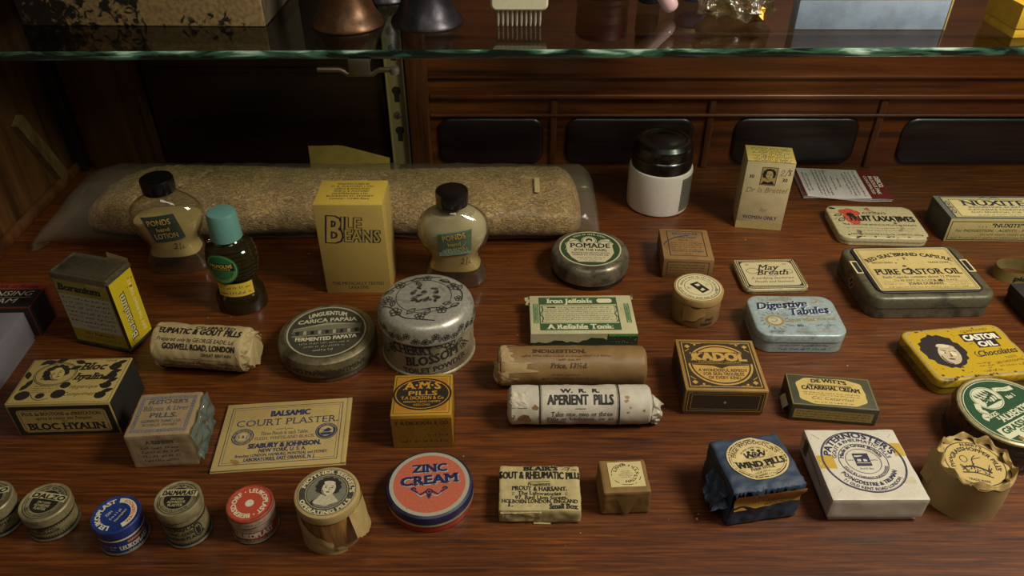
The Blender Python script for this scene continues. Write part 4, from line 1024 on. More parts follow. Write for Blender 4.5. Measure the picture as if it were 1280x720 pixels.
for s in (-1, 1):
    P.leaf(s * .8 - .05, 1.1, 1.0, 90 - s * 62, PW, True); P.leaf(s * 1.0, 1.0, 1.1, 90 - s * 82, PW, True); P.disc(s * 1.6, 1.45, .3, .25, PW, 12); P.stroke([(s * .9, 1.2), (s * 1.4, 1.4), (s * 1.9, 1.1)], .06, BLK)
P.arcgreek(0, .1, 2.25, 128, 52, .26, PW)
P.text('POMADE', 0, .2, .72, 3.7, BLK, .02, True); P.text('(FOR THE HAIR)', 0, -.35, .36, 3.0, BLK, .02); P.text('PROMOTES HAIR GROWTH. REMOVES', 0, -.75, .2, 3.5, BLK, .015); P.text('DANDRUFF ETC. STOPS FALLING HAIR.', 0, -1.08, .2, 3.3, BLK, .015)
P.greek(-1.2, 1.3, -1.45, .17, BLK); P.greek(-1.0, 1.0, -1.72, .15, BLK); P.greek(-.5, .5, -2.0, .15, BLK)
mb.pr(P, top_map(2.3, -2)); mb.build('lid', t)
# brown carton
br = paper('#8f6c3c', '#4a331a', .4, .7, 60); bk = ink('#2c2014')
t = thing('carton', 'small brown carton behind the little round pillbox', 'box', 16.2, 60.9, 0, -3.5)
mb = MB(); mb.box(-2.2, -2.5, 0, 2.2, 2.5, 1.45, br, .05); mb.build('tray', t)
mb = MB(); mb.box(-2.27, -2.57, .25, 2.27, 2.57, 2.2, br, .06)
P = Print(); P.frame(-1.65, -2.0, 1.75, 2.2, .08, bk); P.text('BROWN\'S', .05, 1.55, .38, 2.4, ink('#3a4050'), .03); P.text('CORN PAINT', .05, .95, .33, 2.2, ink('#3a4050'), .02)
P.text('PRICE 1/-', .05, .5, .25, 1.4, bk); 
for i in range(4): P.greek(-1.4, 1.5, .1 - i * .35, .18, bk)
P.text('BROWN & COMPANY', .05, -1.35, .26, 2.9, ink('#3a4050'), .02); P.greek(-.6, .7, -1.75, .2, bk); P.stroke([(-2.1, -.2), (-1.5, .6), (-.6, 1.2), (.4, 1.5)], .12, ink('#2c3040'))
mb.pr(P, top_map(2.2)); P = Print(); P.frame(-1.9, .4, 1.9, 1.9, .06, bk)
for i in range(4): P.greek(-1.6, 1.6, 1.5 - i * .3, .16, bk)
mb.pr(P, front_map(-2.57)); mb.build('lid', t)
# pillbox
kp = paper('#9c7a45', '#5c4020', .4, .75, 70); wl2 = ink('#c9bd90', .6, .1)
t = thing('pillbox', 'little round brown paper pillbox with a cream printed lid', 'pillbox', 15.8, 53.2)
mb = MB(); mb.lathe([(2.0, 0), (2.05, .08), (2.05, 2.3)], kp, 20, xf=lambda p: p + Vector((nz(p, .9, 3), nz(p, .9, 6), 0)) * .07); 
P = Print(); P.text('PAT.', .55, .75, .3, .8, bk, .03); P.text('MANUF', .3, .3, .3, 1.1, bk, .03); mb.pr(P, cyl_map(2.09, 0, 10)); mb.build('body', t, 50)
mb = MB(); mb.lathe([(2.05, 2.2), (2.1, 2.25), (2.12, 2.75), (2.05, 2.86), (1.9, 2.89), (.2, 2.89)], paper('#a98a50', '#5c4020', .4, .7, 70), 56)
P = Print(); P.disc(0, 0, 1.9, 1.9, wl2, 44); P.ring(0, 0, 1.78, 1.78, .06, BLK); P.ring(0, 0, 1.2, 1.2, .04, BLK)
P.arcgreek(0, 0, 1.36, 175, 5, .2, BLK); P.arcgreek(0, 0, 1.66, 190, 350, -.2, BLK)
P.poly([(-.75, .3), (-.1, .75), (.9, -.3), (.3, -.85)], BLK); P.poly([(-.35, .3), (0, .5), (.15, .2), (-.1, .05)], wl2); P.poly([(.3, -.1), (.55, -.3), (.3, -.55), (.1, -.4)], wl2); P.text('1/-', .75, .35, .22, None, BLK); P.text('2/-', -.8, -.35, .22, None, BLK)
mb.pr(P, top_map(2.89, -8)); mb.build('lid', t)
mb = MB(); mb.grid(lambda a, b: cyl_map(2.16 + .05 * a, 0, -38)(-.1 + 1.9 * a, 2.2 - (1.7 - .9 * a) * b + .1 * math.sin(a * 9), .02), 14, 5, paper('#b08c50', '#5c4020', .4, .75, 70)); mb.build('torn_wrapper', t)
# jelloids carton
jp = paper('#c0bb90', '#7d7442', .35, .65, 50); jg = ink('#37522f', .6, .15)
t = thing('carton', 'worn cream and green tonic carton with torn edges', 'box', 5.9, 51.6, 0, .6)
mb = MB(); mb.box(-4.4, -2.6, 0, 4.4, 2.6, 1.25, jp, .09)
P = Print(); P.rect(-3.6, 1.3, 3.1, 2.3, jg, 6); P.rect(-3.6, -2.15, 3.1, -1.25, jg, 6)
P.frame(-3.6, -2.15, 3.1, 2.3, .09, jg, 6); P.frame(-3.35, -1.15, 2.85, 1.2, .04, jg)
P.text('Iron Jelloids', -.95, 1.5, .62, 3.9, ink('#c9c6a0'), .035, True); P.add([(x + 2.05, y + 1.8) for x, y in rrect(1.3, .6, .25, 4)], [tuple(range(20))], ink('#c9c6a0')); P.text('A Reliable Tonic', -.25, -1.98, .6, 5.4, ink('#c9c6a0'), .035, True)
for s in (-1, 1):
    cx = -.25 + s * 3.15
    P.stroke([(cx, 1.1), (cx + .12, .5), (cx - .12, 0), (cx + .12, -.5), (cx, -1.1)], .1, jg)
P.rect(-2.9, .82, -2.2, .98, BLK); 
for i in range(7): P.greek(-3.1 if i else -2.0, 2.6, .8 - i * .27, .13 if i not in (0, 5) else .17, ink('#4a4a32'))
for x in (-4.1, 3.65): P.frame(x - .0, -1.2, x + .42, 1.4, .05, jg); P.rect(x + .06, -1.1, x + .36, 1.3, ink('#6f8a5c')); P.text('ONE SIZE ONLY', x + .28, .1, .18, 1.9, BLK, 0, rot=90)
P.specks(-3.4, -1, 2.8, 1, 16, .12, ink('#8d7a42'), 5)
mb.pr(P, top_map(1.25))
P = Print(); P.rect(-4.4, 0, 4.4, 1.2, ink('#23301c'), 1); g = random.Random(4)
tp = [(-4.4, .1)] + [(-4.4 + i * .33, .25 + .35 * g.random() + (.25 if i > 12 else 0)) for i in range(20)] + [(1.9, 1.25), (-4.4, 1.25)]
P.poly(tp, jp); P.rect(2.0, .95, 4.4, 1.2, ink('#4d8a3c')); P.specks(2.2, .1, 4.3, .85, 20, .06, ink('#7da05c'), 4)
mb.pr(P, front_map(-2.6)); mb.pr(Print().rect(-2.6, 0, 2.6, 1.2, ink('#3d6a30')).specks(-2.4, .1, 2.4, 1.1, 20, .09, ink('#1c2a16'), 6), right_map(4.4)); mb.build('body', t)
mb = MB()
mb.grid(lambda a, b: Vector((-4.42 - .28 * b - .1 * math.sin(a * 9), 2.5 - 1.2 * a, 1.2 - .1 * b + .12 * math.sin(a * 14) * b)), 8, 4, jp); mb.build('torn_flap', t); mb = MB(); mb.grid(lambda a, b: Vector((4.4 + .12 * b, 2.55 - .6 * a, 1.25 + .25 * b * (1 - a))), 6, 3, jp); mb.build('torn_flap', t)
# rolls
class Roll:
    def __init__(s, L, r, amp, seed, f=.8, twist=None): s.L, s.r, s.amp, s.seed, s.f = L, r, amp, seed, f
    def prof(s, x):
        e = (s.L / 2 - abs(x)); k = min(1, max(e, 0) / .28); return s.r * (.86 + .14 * math.sqrt(1 - (1 - k) ** 2))
    def surf(s, x, th, l=0.0, rr=None):
        r = s.prof(x) if rr is None else rr
        p = Vector((x, -r * math.sin(th), r * math.cos(th)))
        d = s.amp * (nz(p, s.f, s.seed) + .5 * nz(p, s.f * 3, s.seed + 2))
        q = p * 1.0; k = (r + d + l) / max(r, .01); q = Vector((p.x, p.y * k, p.z * k)); q.z = max(q.z + s.r, 0.0); return q
    def mesh(s, mb, m, nx=60, nt=48, ends=True):
        mb.grid(lambda a, b: s.surf(-s.L / 2 + s.L * a, 2 * PI * b), nx, nt, m)
        for sx in (-1, 1):
            def end(a, b, sx=sx):
                r = s.prof(s.L / 2) * (1 - b); p = s.surf(sx * s.L / 2, 2 * PI * a, 0, max(r, .02))
                p.x += sx * (.12 * math.sin(b * 3) + .1 * nz((math.cos(2 * PI * a) * 2, math.sin(2 * PI * a) * 2, b * 2), 1.5, s.seed) * math.sin(b * PI)); return p
            mb.grid(end, nt, 8, m)
        return mb
    def map(s, th0, lift=.03): return lambda u, v, l: s.surf(u, R_(th0) - v / s.r, l + lift)
rb = paper('#8a6c40', '#5a4022', .45, .5, 26, .15); rk = ink('#3a2814')
r = Roll(11.2, 1.5, .05, 2)
t = thing('pill_roll', 'plain brown paper pill roll with a torn pale left end', 'roll', 4.6, 44.9, 0, .3)
mb = r.mesh(MB(), rb); P = Print(); P.text('INDIGESTION.', -1.0, 1.05, .34, 4.1, rk, .02, True); P.greek(-3.9, 3.0, .72, .15, rk); P.greek(-1.1, .6, .42, .15, rk)
P.text('Price, 13½d.', -.3, -.15, .36, 2.8, rk, .01, True, italic=.2); P.greek(-1.6, .6, -.72, .12, rk); P.greek(-2.3, 1.6, -1.05, .2, rk)
mb.pr(P, r.map(50)); mb.build('wrapper', t)
sk = paper('#b59a6a', '#6b4c28', .4, .7, 40)
mb = MB(); g = random.Random(3); rag = [g.uniform(.5, 1.6) for _ in range(41)]
mb.grid(lambda a, b: r.surf(-5.62 + (rag[int(a * 40)] + (1.6 if .1 < a < .2 else 0)) * b, 2 * PI * a, .035 + .04 * nz((a * 20, b * 3, 0), 1)), 80, 5, sk); mb.build('torn_end', t)
mb = MB(); crumple(mb, sk, (-5.6, -.4, 1.2), .35, .7, 1.0, 6, 16, .3, 1.6); mb.build('crumpled_tip', t, flat=True)
wp2 = paper('#c9c2ae', '#7d6a4a', .45, .6, 34)
r = Roll(10.2, 1.42, .06, 9)
t = thing('pill_roll', 'white printed paper pill roll with black bands, lying in front of the brown roll', 'roll', 4.9, 40.75, 0, .2)
mb = r.mesh(MB(), wp2); P = Print()
for x in (-2.9, 2.75): P.rect(x - .05, -2.0, x + .05, 2.2, BLK, 1, 12); P.rect(x + .12 * (1 if x < 0 else -1) - .012, -2, x + .12 * (1 if x < 0 else -1) + .012, 2.2, BLK, 1, 12)
P.text('W.  R.  R.', 0, .9, .36, 2.8, BLK, .03); P.text('APERIENT  PILLS', 0, .02, .68, 4.7, BLK, .03); P.rect(-.4, -.3, .4, -.27, BLK)
P.text('Take one, two or three', .1, -.85, .34, 4.4, BLK, 0, True); P.text('Pills at bedtime, or as', .0, -1.25, .32, 4.8, BLK, 0, True); P.text('required.', -1.7, -1.6, .3, 1.4, BLK, 0, True)
mb.pr(P, r.map(46)); P = Print(); P.specks(-5, -1.6, -3.2, .2, 8, .5, ink('#7d5c34'), 4); P.specks(3, -.6, 4.6, .8, 5, .3, ink('#8a6c44'), 8); mb.pr(P, r.map(46, .015)); mb.build('wrapper', t)
mb = MB(); crumple(mb, wp2, (5.35, -.35, 1.15), .6, .9, .95, 4, 18, .45, 1.4); mb.build('twisted_end', t, flat=True)
mb = MB(); mb.grid(lambda a, b: r.surf(-5.0 + 1.2 * a + .1 * math.sin(b * 9), R_(10 + 45 * b), .05 + .08 * nz((a * 4, b * 4, 0), 1)), 8, 8, paper('#cfc6ae', '#8a7a5a', .4)); mb.build('torn_flap', t, flat=True)
# gout roll at left
gp = paper('#b8a473', '#6b5228', .35, .65, 40)
r = Roll(7.3, 1.75, .09, 5)
t = thing('pill_roll', 'cream printed paper roll with a folded right end, beside the tall yellow tin', 'roll', -24.2, 46.8, 0, -6)
mb = r.mesh(MB(), gp); P = Print(); P.text('CELEBRATED', 1.2, 1.35, .3, 3.2, BLK, .02, rot=0); P.text('EUMATIC & GOUT PILLS', .1, .75, .52, 6.6, BLK, .035, italic=.1); P.text('Prepared only by GEORGE EADE, Ld.', .0, .1, .3, 6.2, BLK, 0, italic=.15)
P.text('GOSWELL ROAD, LONDON', .3, -.5, .42, 5.8, BLK, .03, italic=.05); P.text('GREAT BRITAIN', 1.7, -.95, .24, 2.4, BLK, .01); P.rect(-1.7, -1.3, 2, -1.27, BLK, 4); P.text('Rheumatic and Medicine Vendors in', .4, -1.75, .27, 6, BLK, 0, True); P.greek(-2.8, 3.2, -2.1, .22, BLK); P.greek(-3, 3.2, -2.4, .22, BLK)
mb.pr(P, r.map(42)); mb.build('wrapper', t)
mb = MB()
rings = []
for i in range(7):
    a = i / 6; rr = 1.72 * (1 - .25 * a); rings.append([r.surf(3.3 + .75 * a + .16 * math.sin(k * 2.4 + i), 2 * PI * k / 28, .04 + .1 * math.sin(k * 1.9) * a, rr) for k in range(28)])
mb.loft(rings, gp, cap0=False); mb.build('folded_end', t, flat=True)
mb = MB(); mb.grid(lambda a, b: r.surf(-3.7 + (.5 + .2 * math.sin(b * 20)) * a, 2 * PI * b, .06 + .06 * math.sin(b * 40)), 4, 60, gp); mb.build('crimped_end', t, flat=True)
# papaya tin
gold_t = tinplate('#8d8362', '#2b2216', .7, .7, .34, 70, .2, .5, .66); dkl = ink('#3a382c', .5, .3); sl = ink('#a09a7c', .45, .2)
t = thing('round_tin', 'wide round metal tin with a printed building on its domed lid', 'tin', -14.85, 48.2)
MB().lathe([(3.55, 0), (3.7, .1), (3.7, .9)], tinplate('#6d664e', '#1c160e', .7, .6, .4, 60)).build('base', t)
mb = MB(); mb.lathe([(3.75, .6), (3.88, .65), (3.92, .8), (3.92, 1.55), (3.8, 1.95), (3.5, 2.15), (3.3, 2.2), (3.22, 2.15), (.2, 2.17)], gold_t, 72)
P = Print(); P.disc(0, 0, 3.15, 3.15, sl, 60); P.disc(0, 0, 3.02, 3.02, dkl, 60); bl = ink('#8f8a6c')
P.poly([(-2.6, .55), (0, 1.1), (2.75, .75), (2.7, .1), (-2.75, -.1)], ink('#6d6a54')); P.poly([(-2.9, .45), (0, 1.05), (2.85, .7), (0, .8)], bl); P.rect(-2.6, -.35, 2.6, .2, ink('#4d4a3a'))
for i in range(9): P.rect(-2.4 + i * .58, -.3, -2.15 + i * .58, .15, ink('#9a9478') if i % 2 else ink('#1c1a14'))
P.rect(-2.7, -.5, 2.7, -.36, ink('#7d795f'))
P.text('UNGUENTUM', 0, 1.72, .5, 3.1, ink('#b5ae8c'), .03, bend=.35); P.text('CARICA PAPAIA', 0, 1.08, .46, 4.7, ink('#b5ae8c'), .03, bend=.12)
P.text('FERMENTED PAPAYA', 0, -1.0, .42, 4.8, ink('#c2bb98'), .03, bend=-.1); P.greek(-2, 2, -1.5, .2, sl); P.greek(-1.6, 1.6, -1.9, .2, sl); P.greek(-.9, .9, -2.35, .25, sl)
mb.pr(P, top_map(2.17, 7)); P = Print(); P.text("LUCAS'S PAPAW OINTMENT", 0, 0, .42, 7.2, ink('#2a2418'), .03); mb.pr(P, cyl_map(3.925, .95, 4)); mb.build('lid', t)
# powder tin
ft_ = tinplate('#b8b4a4', '#4a4436', .55, .45, .3, 60, .3, .56, .7); fb = ink('#2e2b26', .5, .2); bodyp = tinplate('#a59a7c', '#4a3c24', .6, .25, .42, 50, .2)
t = thing('round_tin', 'tall round powder tin with a silver floral lid', 'tin', -6.8, 48.75)
mb = MB(); mb.lathe([(3.7, 0), (3.8, .06), (3.8, .22), (3.68, .3), (3.68, 3.6)], bodyp, 72)
P = Print(); P.text('CHERRY', -1.05, 2.35, .85, 3.4, fb, .02, True, italic=-.15, rot=3); P.text('BLOSSOM', .5, 1.5, .82, 4.4, fb, .03, True, italic=.2, rot=10); P.text('TOILET POWDER', .75, .65, .52, 5.4, fb, .02, rot=8); P.text('(PERSISTENT)', 2.2, .25, .3, 2.2, ink('#6d4a2c'), .01, rot=8)
P.rect(-1.8, .5, 3.9, .54, fb, 10, 1, rot=8); P.flower(2.0, 2.9, .5, fb); P.flower(3.3, 2.2, .4, fb); P.flower(-2.9, 2.4, .45, fb); P.leaf(2.5, 2.6, .8, 30, fb); P.leaf(1.4, 2.9, .7, 150, fb); P.stroke([(1, 3.2), (2, 2.6), (3, 2.8), (4, 2.0)], .06, fb); P.stroke([(-3.9, 1.4), (-3.2, 2.0), (-3, 2.9)], .06, fb)
mb.pr(P, cyl_map(3.69, 0, 3)); mb.build('body', t)
mb = MB(); mb.lathe([(3.72, 3.3), (3.82, 3.33), (3.85, 3.45), (3.82, 3.55), (3.8, 4.3), (3.7, 4.65), (3.45, 4.92), (3.1, 5.05), (2.0, 5.12), (.2, 5.14)], ft_, 80)
P = Print(); P.ring(-.1, .2, 2.2, 2.15, .05, fb)
P.stroke([(-3.3, -.6), (-2.6, -1.0), (-1.8, -2.2), (-.6, -2.6), (.6, -2.9)], .1, fb); P.stroke([(-3.2, .8), (-2.5, 1.6), (-1.3, 2.4), (0, 2.8), (1.4, 2.6)], .1, fb); P.stroke([(1.2, 2.2), (2.2, 1.6), (2.9, .4), (2.8, -.6)], .1, fb); P.stroke([(-.8, -1.6), (.6, -1.4), (1.6, -1.6), (2.4, -1.2)], .09, fb)
for x, y, rr in ((-2.3, -1.5, .5), (-2.9, .2, .4), (-1.9, 1.9, .45), (.3, 2.6, .4), (2.3, 1.2, .5), (1.2, -1.7, .45), (-.5, -2.3, .42), (2.6, -.4, .35)): P.flower(x, y, rr, fb)
for x, y, L, a in ((-1.5, -1.9, .9, 40), (-2.6, -.8, .8, 80), (-2.4, 1.3, .8, 200), (-1, 2.4, .9, 20), (1.3, 2.3, .9, -30), (2.6, .7, .8, 60), (.3, -1.5, .8, 240), (1.9, -1.4, .8, 30), (-.2, 1.6, .7, 130), (2.0, -.9, .7, 190), (-3.0, -.4, .7, 150)): P.leaf(x, y, L, a, fb)
g = random.Random(8)
for i in range(26): x, y = g.uniform(-1.1, 1.0), g.uniform(-.5, 1.3); P.flower(x, y, g.uniform(.14, .26), fb) if i % 3 else P.leaf(x, y, .5, g.uniform(0, 360), fb, True)
mb.pr(P, top_map(0, 8, (0, 0)) and (lambda u, v, l: Vector((u * .99 - v * .13, u * .13 + v * .99, (5.14 - .02 * (u * u + v * v) / 4 if u * u + v * v < 4 else 5.12 - .07 * ((u * u + v * v) ** .5 - 2) / 1.1) + l + .012))), .012)
P = Print()
for i in range(15): P.flower(-4.5 + i * .75, .5 + .25 * math.sin(i * 2), .3, fb); P.leaf(-4.2 + i * .75, .2, .5, 60 + 40 * math.sin(i), fb)
mb.pr(P, cyl_map(3.83, 3.45, 5)); mb.build('lid', t)
# AMS box
ay = paper('#c9a54a', '#7d5a1e', .3, .5, 40, .35); an = ink('#1b1f30', .5); ag = ink('#c99a3a'); aor = ink('#b5803a')
t = thing('pill_box', 'yellow pill box in aged film with a navy oval on top', 'box', -6.35, 40.0, 0, 2.0)
mb = MB(); mb.box(-2.1, -2.05, 0, 2.1, 2.05, 3.15, ay, .06)
P = Print(); P.frame(-1.95, -1.85, 1.95, 1.85, .04, bk)
for s in (-1, 1):
    for q in (-1, 1): P.poly([(s * 1.75, q * 1.65), (s * 1.75, q * .3), (s * .6, q * 1.65)], aor)
P.disc(0, .05, 2.08, 1.62, an, 48); P.ring(0, .05, 1.92, 1.47, .06, ag); P.text('A·M·S', 0, .5, .68, 2.6, ag, .03, True, bend=.1); P.text('PILLS', .02, -.1, .42, 2.1, ag, .03); P.text('T.A DICKSON & Co', .02, -.5, .3, 3.0, ag, .015); P.text('MANUFACTURING CHEMISTS', 0, -.82, .18, 2.6, ag, .01); P.text('GEELONG', 0, -1.12, .18, 1.2, ag, .01)
mb.pr(P, top_map(3.15)); P = Print(); P.rect(-2.1, 0, 2.1, 2.85, ink('#8d6830', .4, .3)); P.poly([(-.4, .1), (.9, .2), (.7, 2.6), (-.5, 2.6)], ink('#8d7026')); P.text('T A DICKSON & CO', 0, 2.25, .32, 3.7, bk, .02); P.greek(.4, 1.9, 1.1, .2, bk); P.greek(-1.6, 1.8, .5, .25, bk); mb.pr(P, front_map(-2.05)); mb.build('body', t)
film2 = clear('aged_film', '#f6edd2', .12, 1.4, .03, '#a8965f', .5, 60, .6)
pk = Packet(4.36, 4.26, 3.2, .15, .05, 1.2, 6, .035); mb = MB(); pk.mesh(mb, film2, 20); mb.build('clear_film', t, flat=True)

# ---------------------------------------------------------------- left side
# tall tin
bo = ink('#8f8226', .45, .2); bw_ = ink('#aaa68c', .5, .15); by = ink('#c2ac1c', .45, .15); tinm = tinplate('#7d765c', '#2c2418', .7, .75, .32, 60, .2); bkt = tinplate('#1c1a12', '#4a4024', .5, .3, .35, 60)
t = thing('tall_tin', 'tall yellow and olive tin with a worn silver lid', 'tin', -33.1, 50.1, 0, -15)
mb = MB(); mb.rstack(5.2, 2.9, .15, [(-.08, 0), (-.12, .1), (-.1, .3), (0, .36), (0, 6.9)], bkt)
P = Print(); P.rect(-2.45, .4, 2.45, 6.75, bo, 1); P.rect(-2.4, 1.7, 2.3, 5.2, bw_, 1)
P.text('Boranium', -.3, 5.6, .62, 3.9, BLK, .045, True, italic=.2); P.text('THE DAILY', 1.2, 6.35, .2, 1.2, WHT); P.greek(.6, 2.0, 5.35, .16, BLK)
for i, s in enumerate(('Boranium: the cygnets', 'and insects, feeding', 'rapidly in the skin,', 'loved for quick places', 'bathing, drug, ivalines', 'cuts and scratching for', 'or swimming fun')): P.greek(-2.2 + (1.4 if i == 6 else 0), 2.2, 4.8 - i * .46, .24, BLK)
P.greek(-1.2, 1.6, 1.25, .3, BLK); P.greek(-1.6, 2.0, .75, .3, ink('#5c5420'))
mb.pr(P, front_map(-1.45)); P = Print(); P.rect(-1.3, .4, 1.3, 6.75, by)
P.text('Boranium', -.15, 3.1, .75, 4.4, BLK, .05, True, rot=90); P.text('Boranium', -.19, 3.1, .72, 4.3, ink('#d9d2a0'), .0, True, rot=90); P.text('JUST THE RIGHT TABLET', .85, 3.4, .3, 5.0, ink('#d9d2a0'), .01, rot=90); P.specks(.3, 4.8, 1.1, 6.2, 6, .2, ink('#a5481c'), 4)
mb.pr(P, right_map(2.6)); mb.build('body', t)
mb = MB(); mb.rstack(5.35, 3.05, .3, [(.05, 6.7), (0, 6.75), (0, 7.0), (.06, 7.15), (.2, 7.2), (.3, 7.12), (.45, 7.1), (.6, 7.18)], tinm); mb.build('lid', t)
mb = MB(); mb.grid(lambda a, b: Vector((.4 + 1.9 * a, 1.55 + .1 * b, 6.6 + .95 * b - .3 * a * b)), 6, 3, paper('#a08c5c', '#5c4a2a', .3)); mb.build('paper_tab', t)
# cleansing box and grey box
t = thing('carton', 'red and black printed carton behind the plain grey box at the left edge', 'box', -43.0, 51.9, 0, 1)
rd = ink('#7a2c14', .55, .2)
mb = MB(); mb.box(-3.6, -1.7, 0, 3.6, 1.7, 3.0, paper('#6d2a16', '#2a100a', .5), .05)
P = Print(); P.rect(-3.55, -1.65, 3.55, .75, ink('#131112')); P.rect(-3.55, .75, 3.55, 1.65, rd); P.text('Milk of Roses', 1.2, 1.0, .42, 3.6, BLK, .02, italic=.3)
P.text('CLEANSING', .2, -.1, .62, 5.6, ink('#a8a08a'), -.015, italic=.2); P.text('CREAM', .2, -1.1, .62, 3.8, ink('#a8a08a'), -.015, italic=.2); P.rect(-1, -.35, 3.2, -.32, ink('#a8a08a'))
mb.pr(P, top_map(3.0)); P = Print(); P.rect(-1.7, 0, .8, 2.95, ink('#161213')); mb.pr(P, right_map(3.6)); mb.build('body', t)
MB().box(-3.5, -1.75, .1, 3.5, -1.7, 2.9, paper('#241c1a', '#0f0a0a', .4), .01).build('end_flap', t)
t = thing('carton', 'plain silvery grey carton cut off by the left edge of the picture', 'box', -42.5, 43.6, 0, 2)
gb = paper('#7d7a80', '#4a464a', .4, .4, 40, .3)
mb = MB(); mb.box(-3.1, -5.9, 0, 3.1, 5.9, 2.3, gb, .06); mb.build('tray', t)
MB().box(-3.17, -5.97, .4, 3.17, 5.97, 2.95, gb, .07).build('lid', t)
# soap leaves carton with a medallion
hp_ = paper('#b09a58', '#5c4620', .25, .7, 40); hk = ink('#1f1c14', .6, .2)
t = thing('carton', 'tan and black carton printed with a lady medallion and dark flowers', 'box', -31.9, 41.4, 0, 2.2)
mb = MB(); mb.box(-3.6, -2.35, 0, 3.6, 2.35, 3.2, hp_, .06)
P = Print(); P.frame(-3.5, -2.25, 3.5, 2.25, .03, hk); P.ring(-1.35, .7, 1.5, 1.25, .06, hk); P.ring(-1.35, .7, 1.38, 1.13, .04, hk)
portrait(P, -1.3, .75, .85, hk, ink('#b09a58'), hk, rot=25)
for i in range(20): g = random.Random(i); P.stroke([(-2.3 + g.uniform(0, .5), .5 + g.uniform(-.5, .8)), (-2.0 + g.uniform(0, .6), .4 + g.uniform(-.4, .9))], .04, hk)
for x, y, a in ((-2.9, 1.7, 40), (-2.6, 1.9, 10), (-1.9, 2.0, 20), (-3.1, .2, 110), (-2.9, -.7, 80), (-3.2, -1.0, 60), (.4, 1.8, 160), (.3, 1.5, 200), (3.0, 1.9, 220), (2.6, 1.6, 30), (3.0, 1.0, 150), (2.5, .7, 20), (2.9, .1, 170), (2.6, -.3, 30), (3.0, -.9, 150), (2.6, -1.3, 20), (3.1, -1.7, 160)): P.leaf(x, y, .9, a, hk, True)
for x, y, r_ in ((-2.75, -1.5, .52), (-.3, -1.4, .5), (-.15, -.5, .36), (2.8, 1.4, .35), (2.8, .4, .38), (2.75, -.6, .38), (2.7, -1.6, .4), (-1.5, -1.55, .32)): P.disc(x, y, r_, r_ * .9, hk, 16)
P.text('Bloc', 1.1, 1.1, .72, 1.8, hk, .03, True, italic=.3); P.text('hyalin', 1.15, .05, .68, 2.0, hk, .03, True, italic=.3); P.text('Hygienique', 1.2, -.85, .34, 2.0, hk, -.005, italic=.3); P.text('Comprimes', 1.1, -1.6, .36, 2.2, hk, -.005, italic=.3); P.text('DEPOSE', 2.2, 1.95, .16, .8, hk)
for i in range(4): P.greek(-2.3, -.4, -.62 - i * .2, .1, hk)
P.stroke([(-2.2, -1.4), (-1.9, -1.8), (-1.4, -2.0), (-.8, -1.8)], .05, hk)
mb.pr(P, top_map(3.2)); P = Print(); P.rect(-3.5, .1, 3.5, 2.95, hk); P.add([(x, y + 1.5) for x, y in rrect(6.2, 2.2, .3, 4)], [tuple(range(20))], ink('#a28c4e')); P.frame(-2.95, .5, 2.95, 2.5, .03, hk)
P.text("PLUS de BOUTONS ni d'IRRITATION", 0, 2.05, .3, 5.5, hk, .015, True); P.text("apres le rasoir par l'emploi", 0, 1.65, .28, 3.9, hk, .005, True, italic=.2); P.text('DU', 0, 1.4, .16, .3, hk); P.text('BLOC HYALIN', 0, .65, .62, 5.4, hk, .035, True)
mb.pr(P, front_map(-2.35)); mb.build('body', t)
MB().box(3.6, -2.3, .05, 3.66, 2.3, 3.1, paper('#15140f', '#2c2618', .4), .02).build('end_panel', t)
# liver pills box
fp = paper('#a18a66', '#6b4c34', .3, .7, 60); fkey = ink('#5c626a')
t = thing('pill_box', 'pinkish tan wrapped pill box with a key border and a torn filmy right side', 'box', -24.0, 38.2, 0, 4.5)
pk = Packet(4.3, 4.1, 3.1, .12, .04, .9, 4, .02); mb = MB(); pk.mesh(mb, fp, 26)
P = Print()
for k in range(15):
    x = -1.75 + k * .25
    for y in (-1.6, 1.55): P.rect(x - .1, y - .13, x + .1, y + .13, fkey); P.rect(x - .03, y - .06, x + .05, y + .06, fp)
for k in range(12):
    y = -1.3 + k * .24
    for x in (-1.75, 1.75): P.rect(x - .12, y - .1, x + .12, y + .1, fkey); P.rect(x - .05, y - .03, x + .05, y + .05, fp)
P.text("FLETCHER'S", 0, .95, .38, 2.7, ink('#40464c'), .02, True); P.text('Bilious & Liver', 0, .3, .42, 3.1, ink('#40464c'), 0, True); P.text('PILLS.', 0, -.35, .42, 1.9, ink('#40464c'), .03); P.text('CLEMENTS TONIC LTD.', 0, -.85, .24, 2.7, ink('#40464c'), .015); P.text('ROZELLE, SYDNEY', 0, -1.2, .22, 2.3, ink('#40464c'), .01)
mb.pr(P, drape(mb), .012); P = Print(); P.text('A REMEDY', .1, 2.3, .3, 1.9, ink('#4a4440'), .03, True)
for i in range(4): P.greek(-1.3, 1.3, 1.85 - i * .4, .22, ink('#4a4440'))
mb.pr(P, drape(mb, 'y'), .012); mb.build('wrapper', t, 50)
tf = clear('torn_wax_film', '#b5c2b0', .15, 1.45, .35, '#8aa09a', .8, 80, 1.2)
mb = MB(); mb.grid(lambda a, b: Vector((2.28 + .35 * nz((a * 4, b * 4, 1), 1, 2) * (1 if .05 < b < .97 else .3) + .12, -2.1 + 4.2 * a, .05 + 3.1 * b + .12 * math.sin(a * 17))), 18, 14, tf); mb.build('torn_film', t, flat=True)
mb = MB(); mb.grid(lambda a, b: Vector((2.2 + .05 * nz((a * 5, b * 5, 3), 1, 4), -1.3 + 2.9 * a, .3 + 2.5 * b)), 10, 10, paper('#a98428', '#c9c2a4', .8, .5, 120)); mb.build('inner_paper', t)
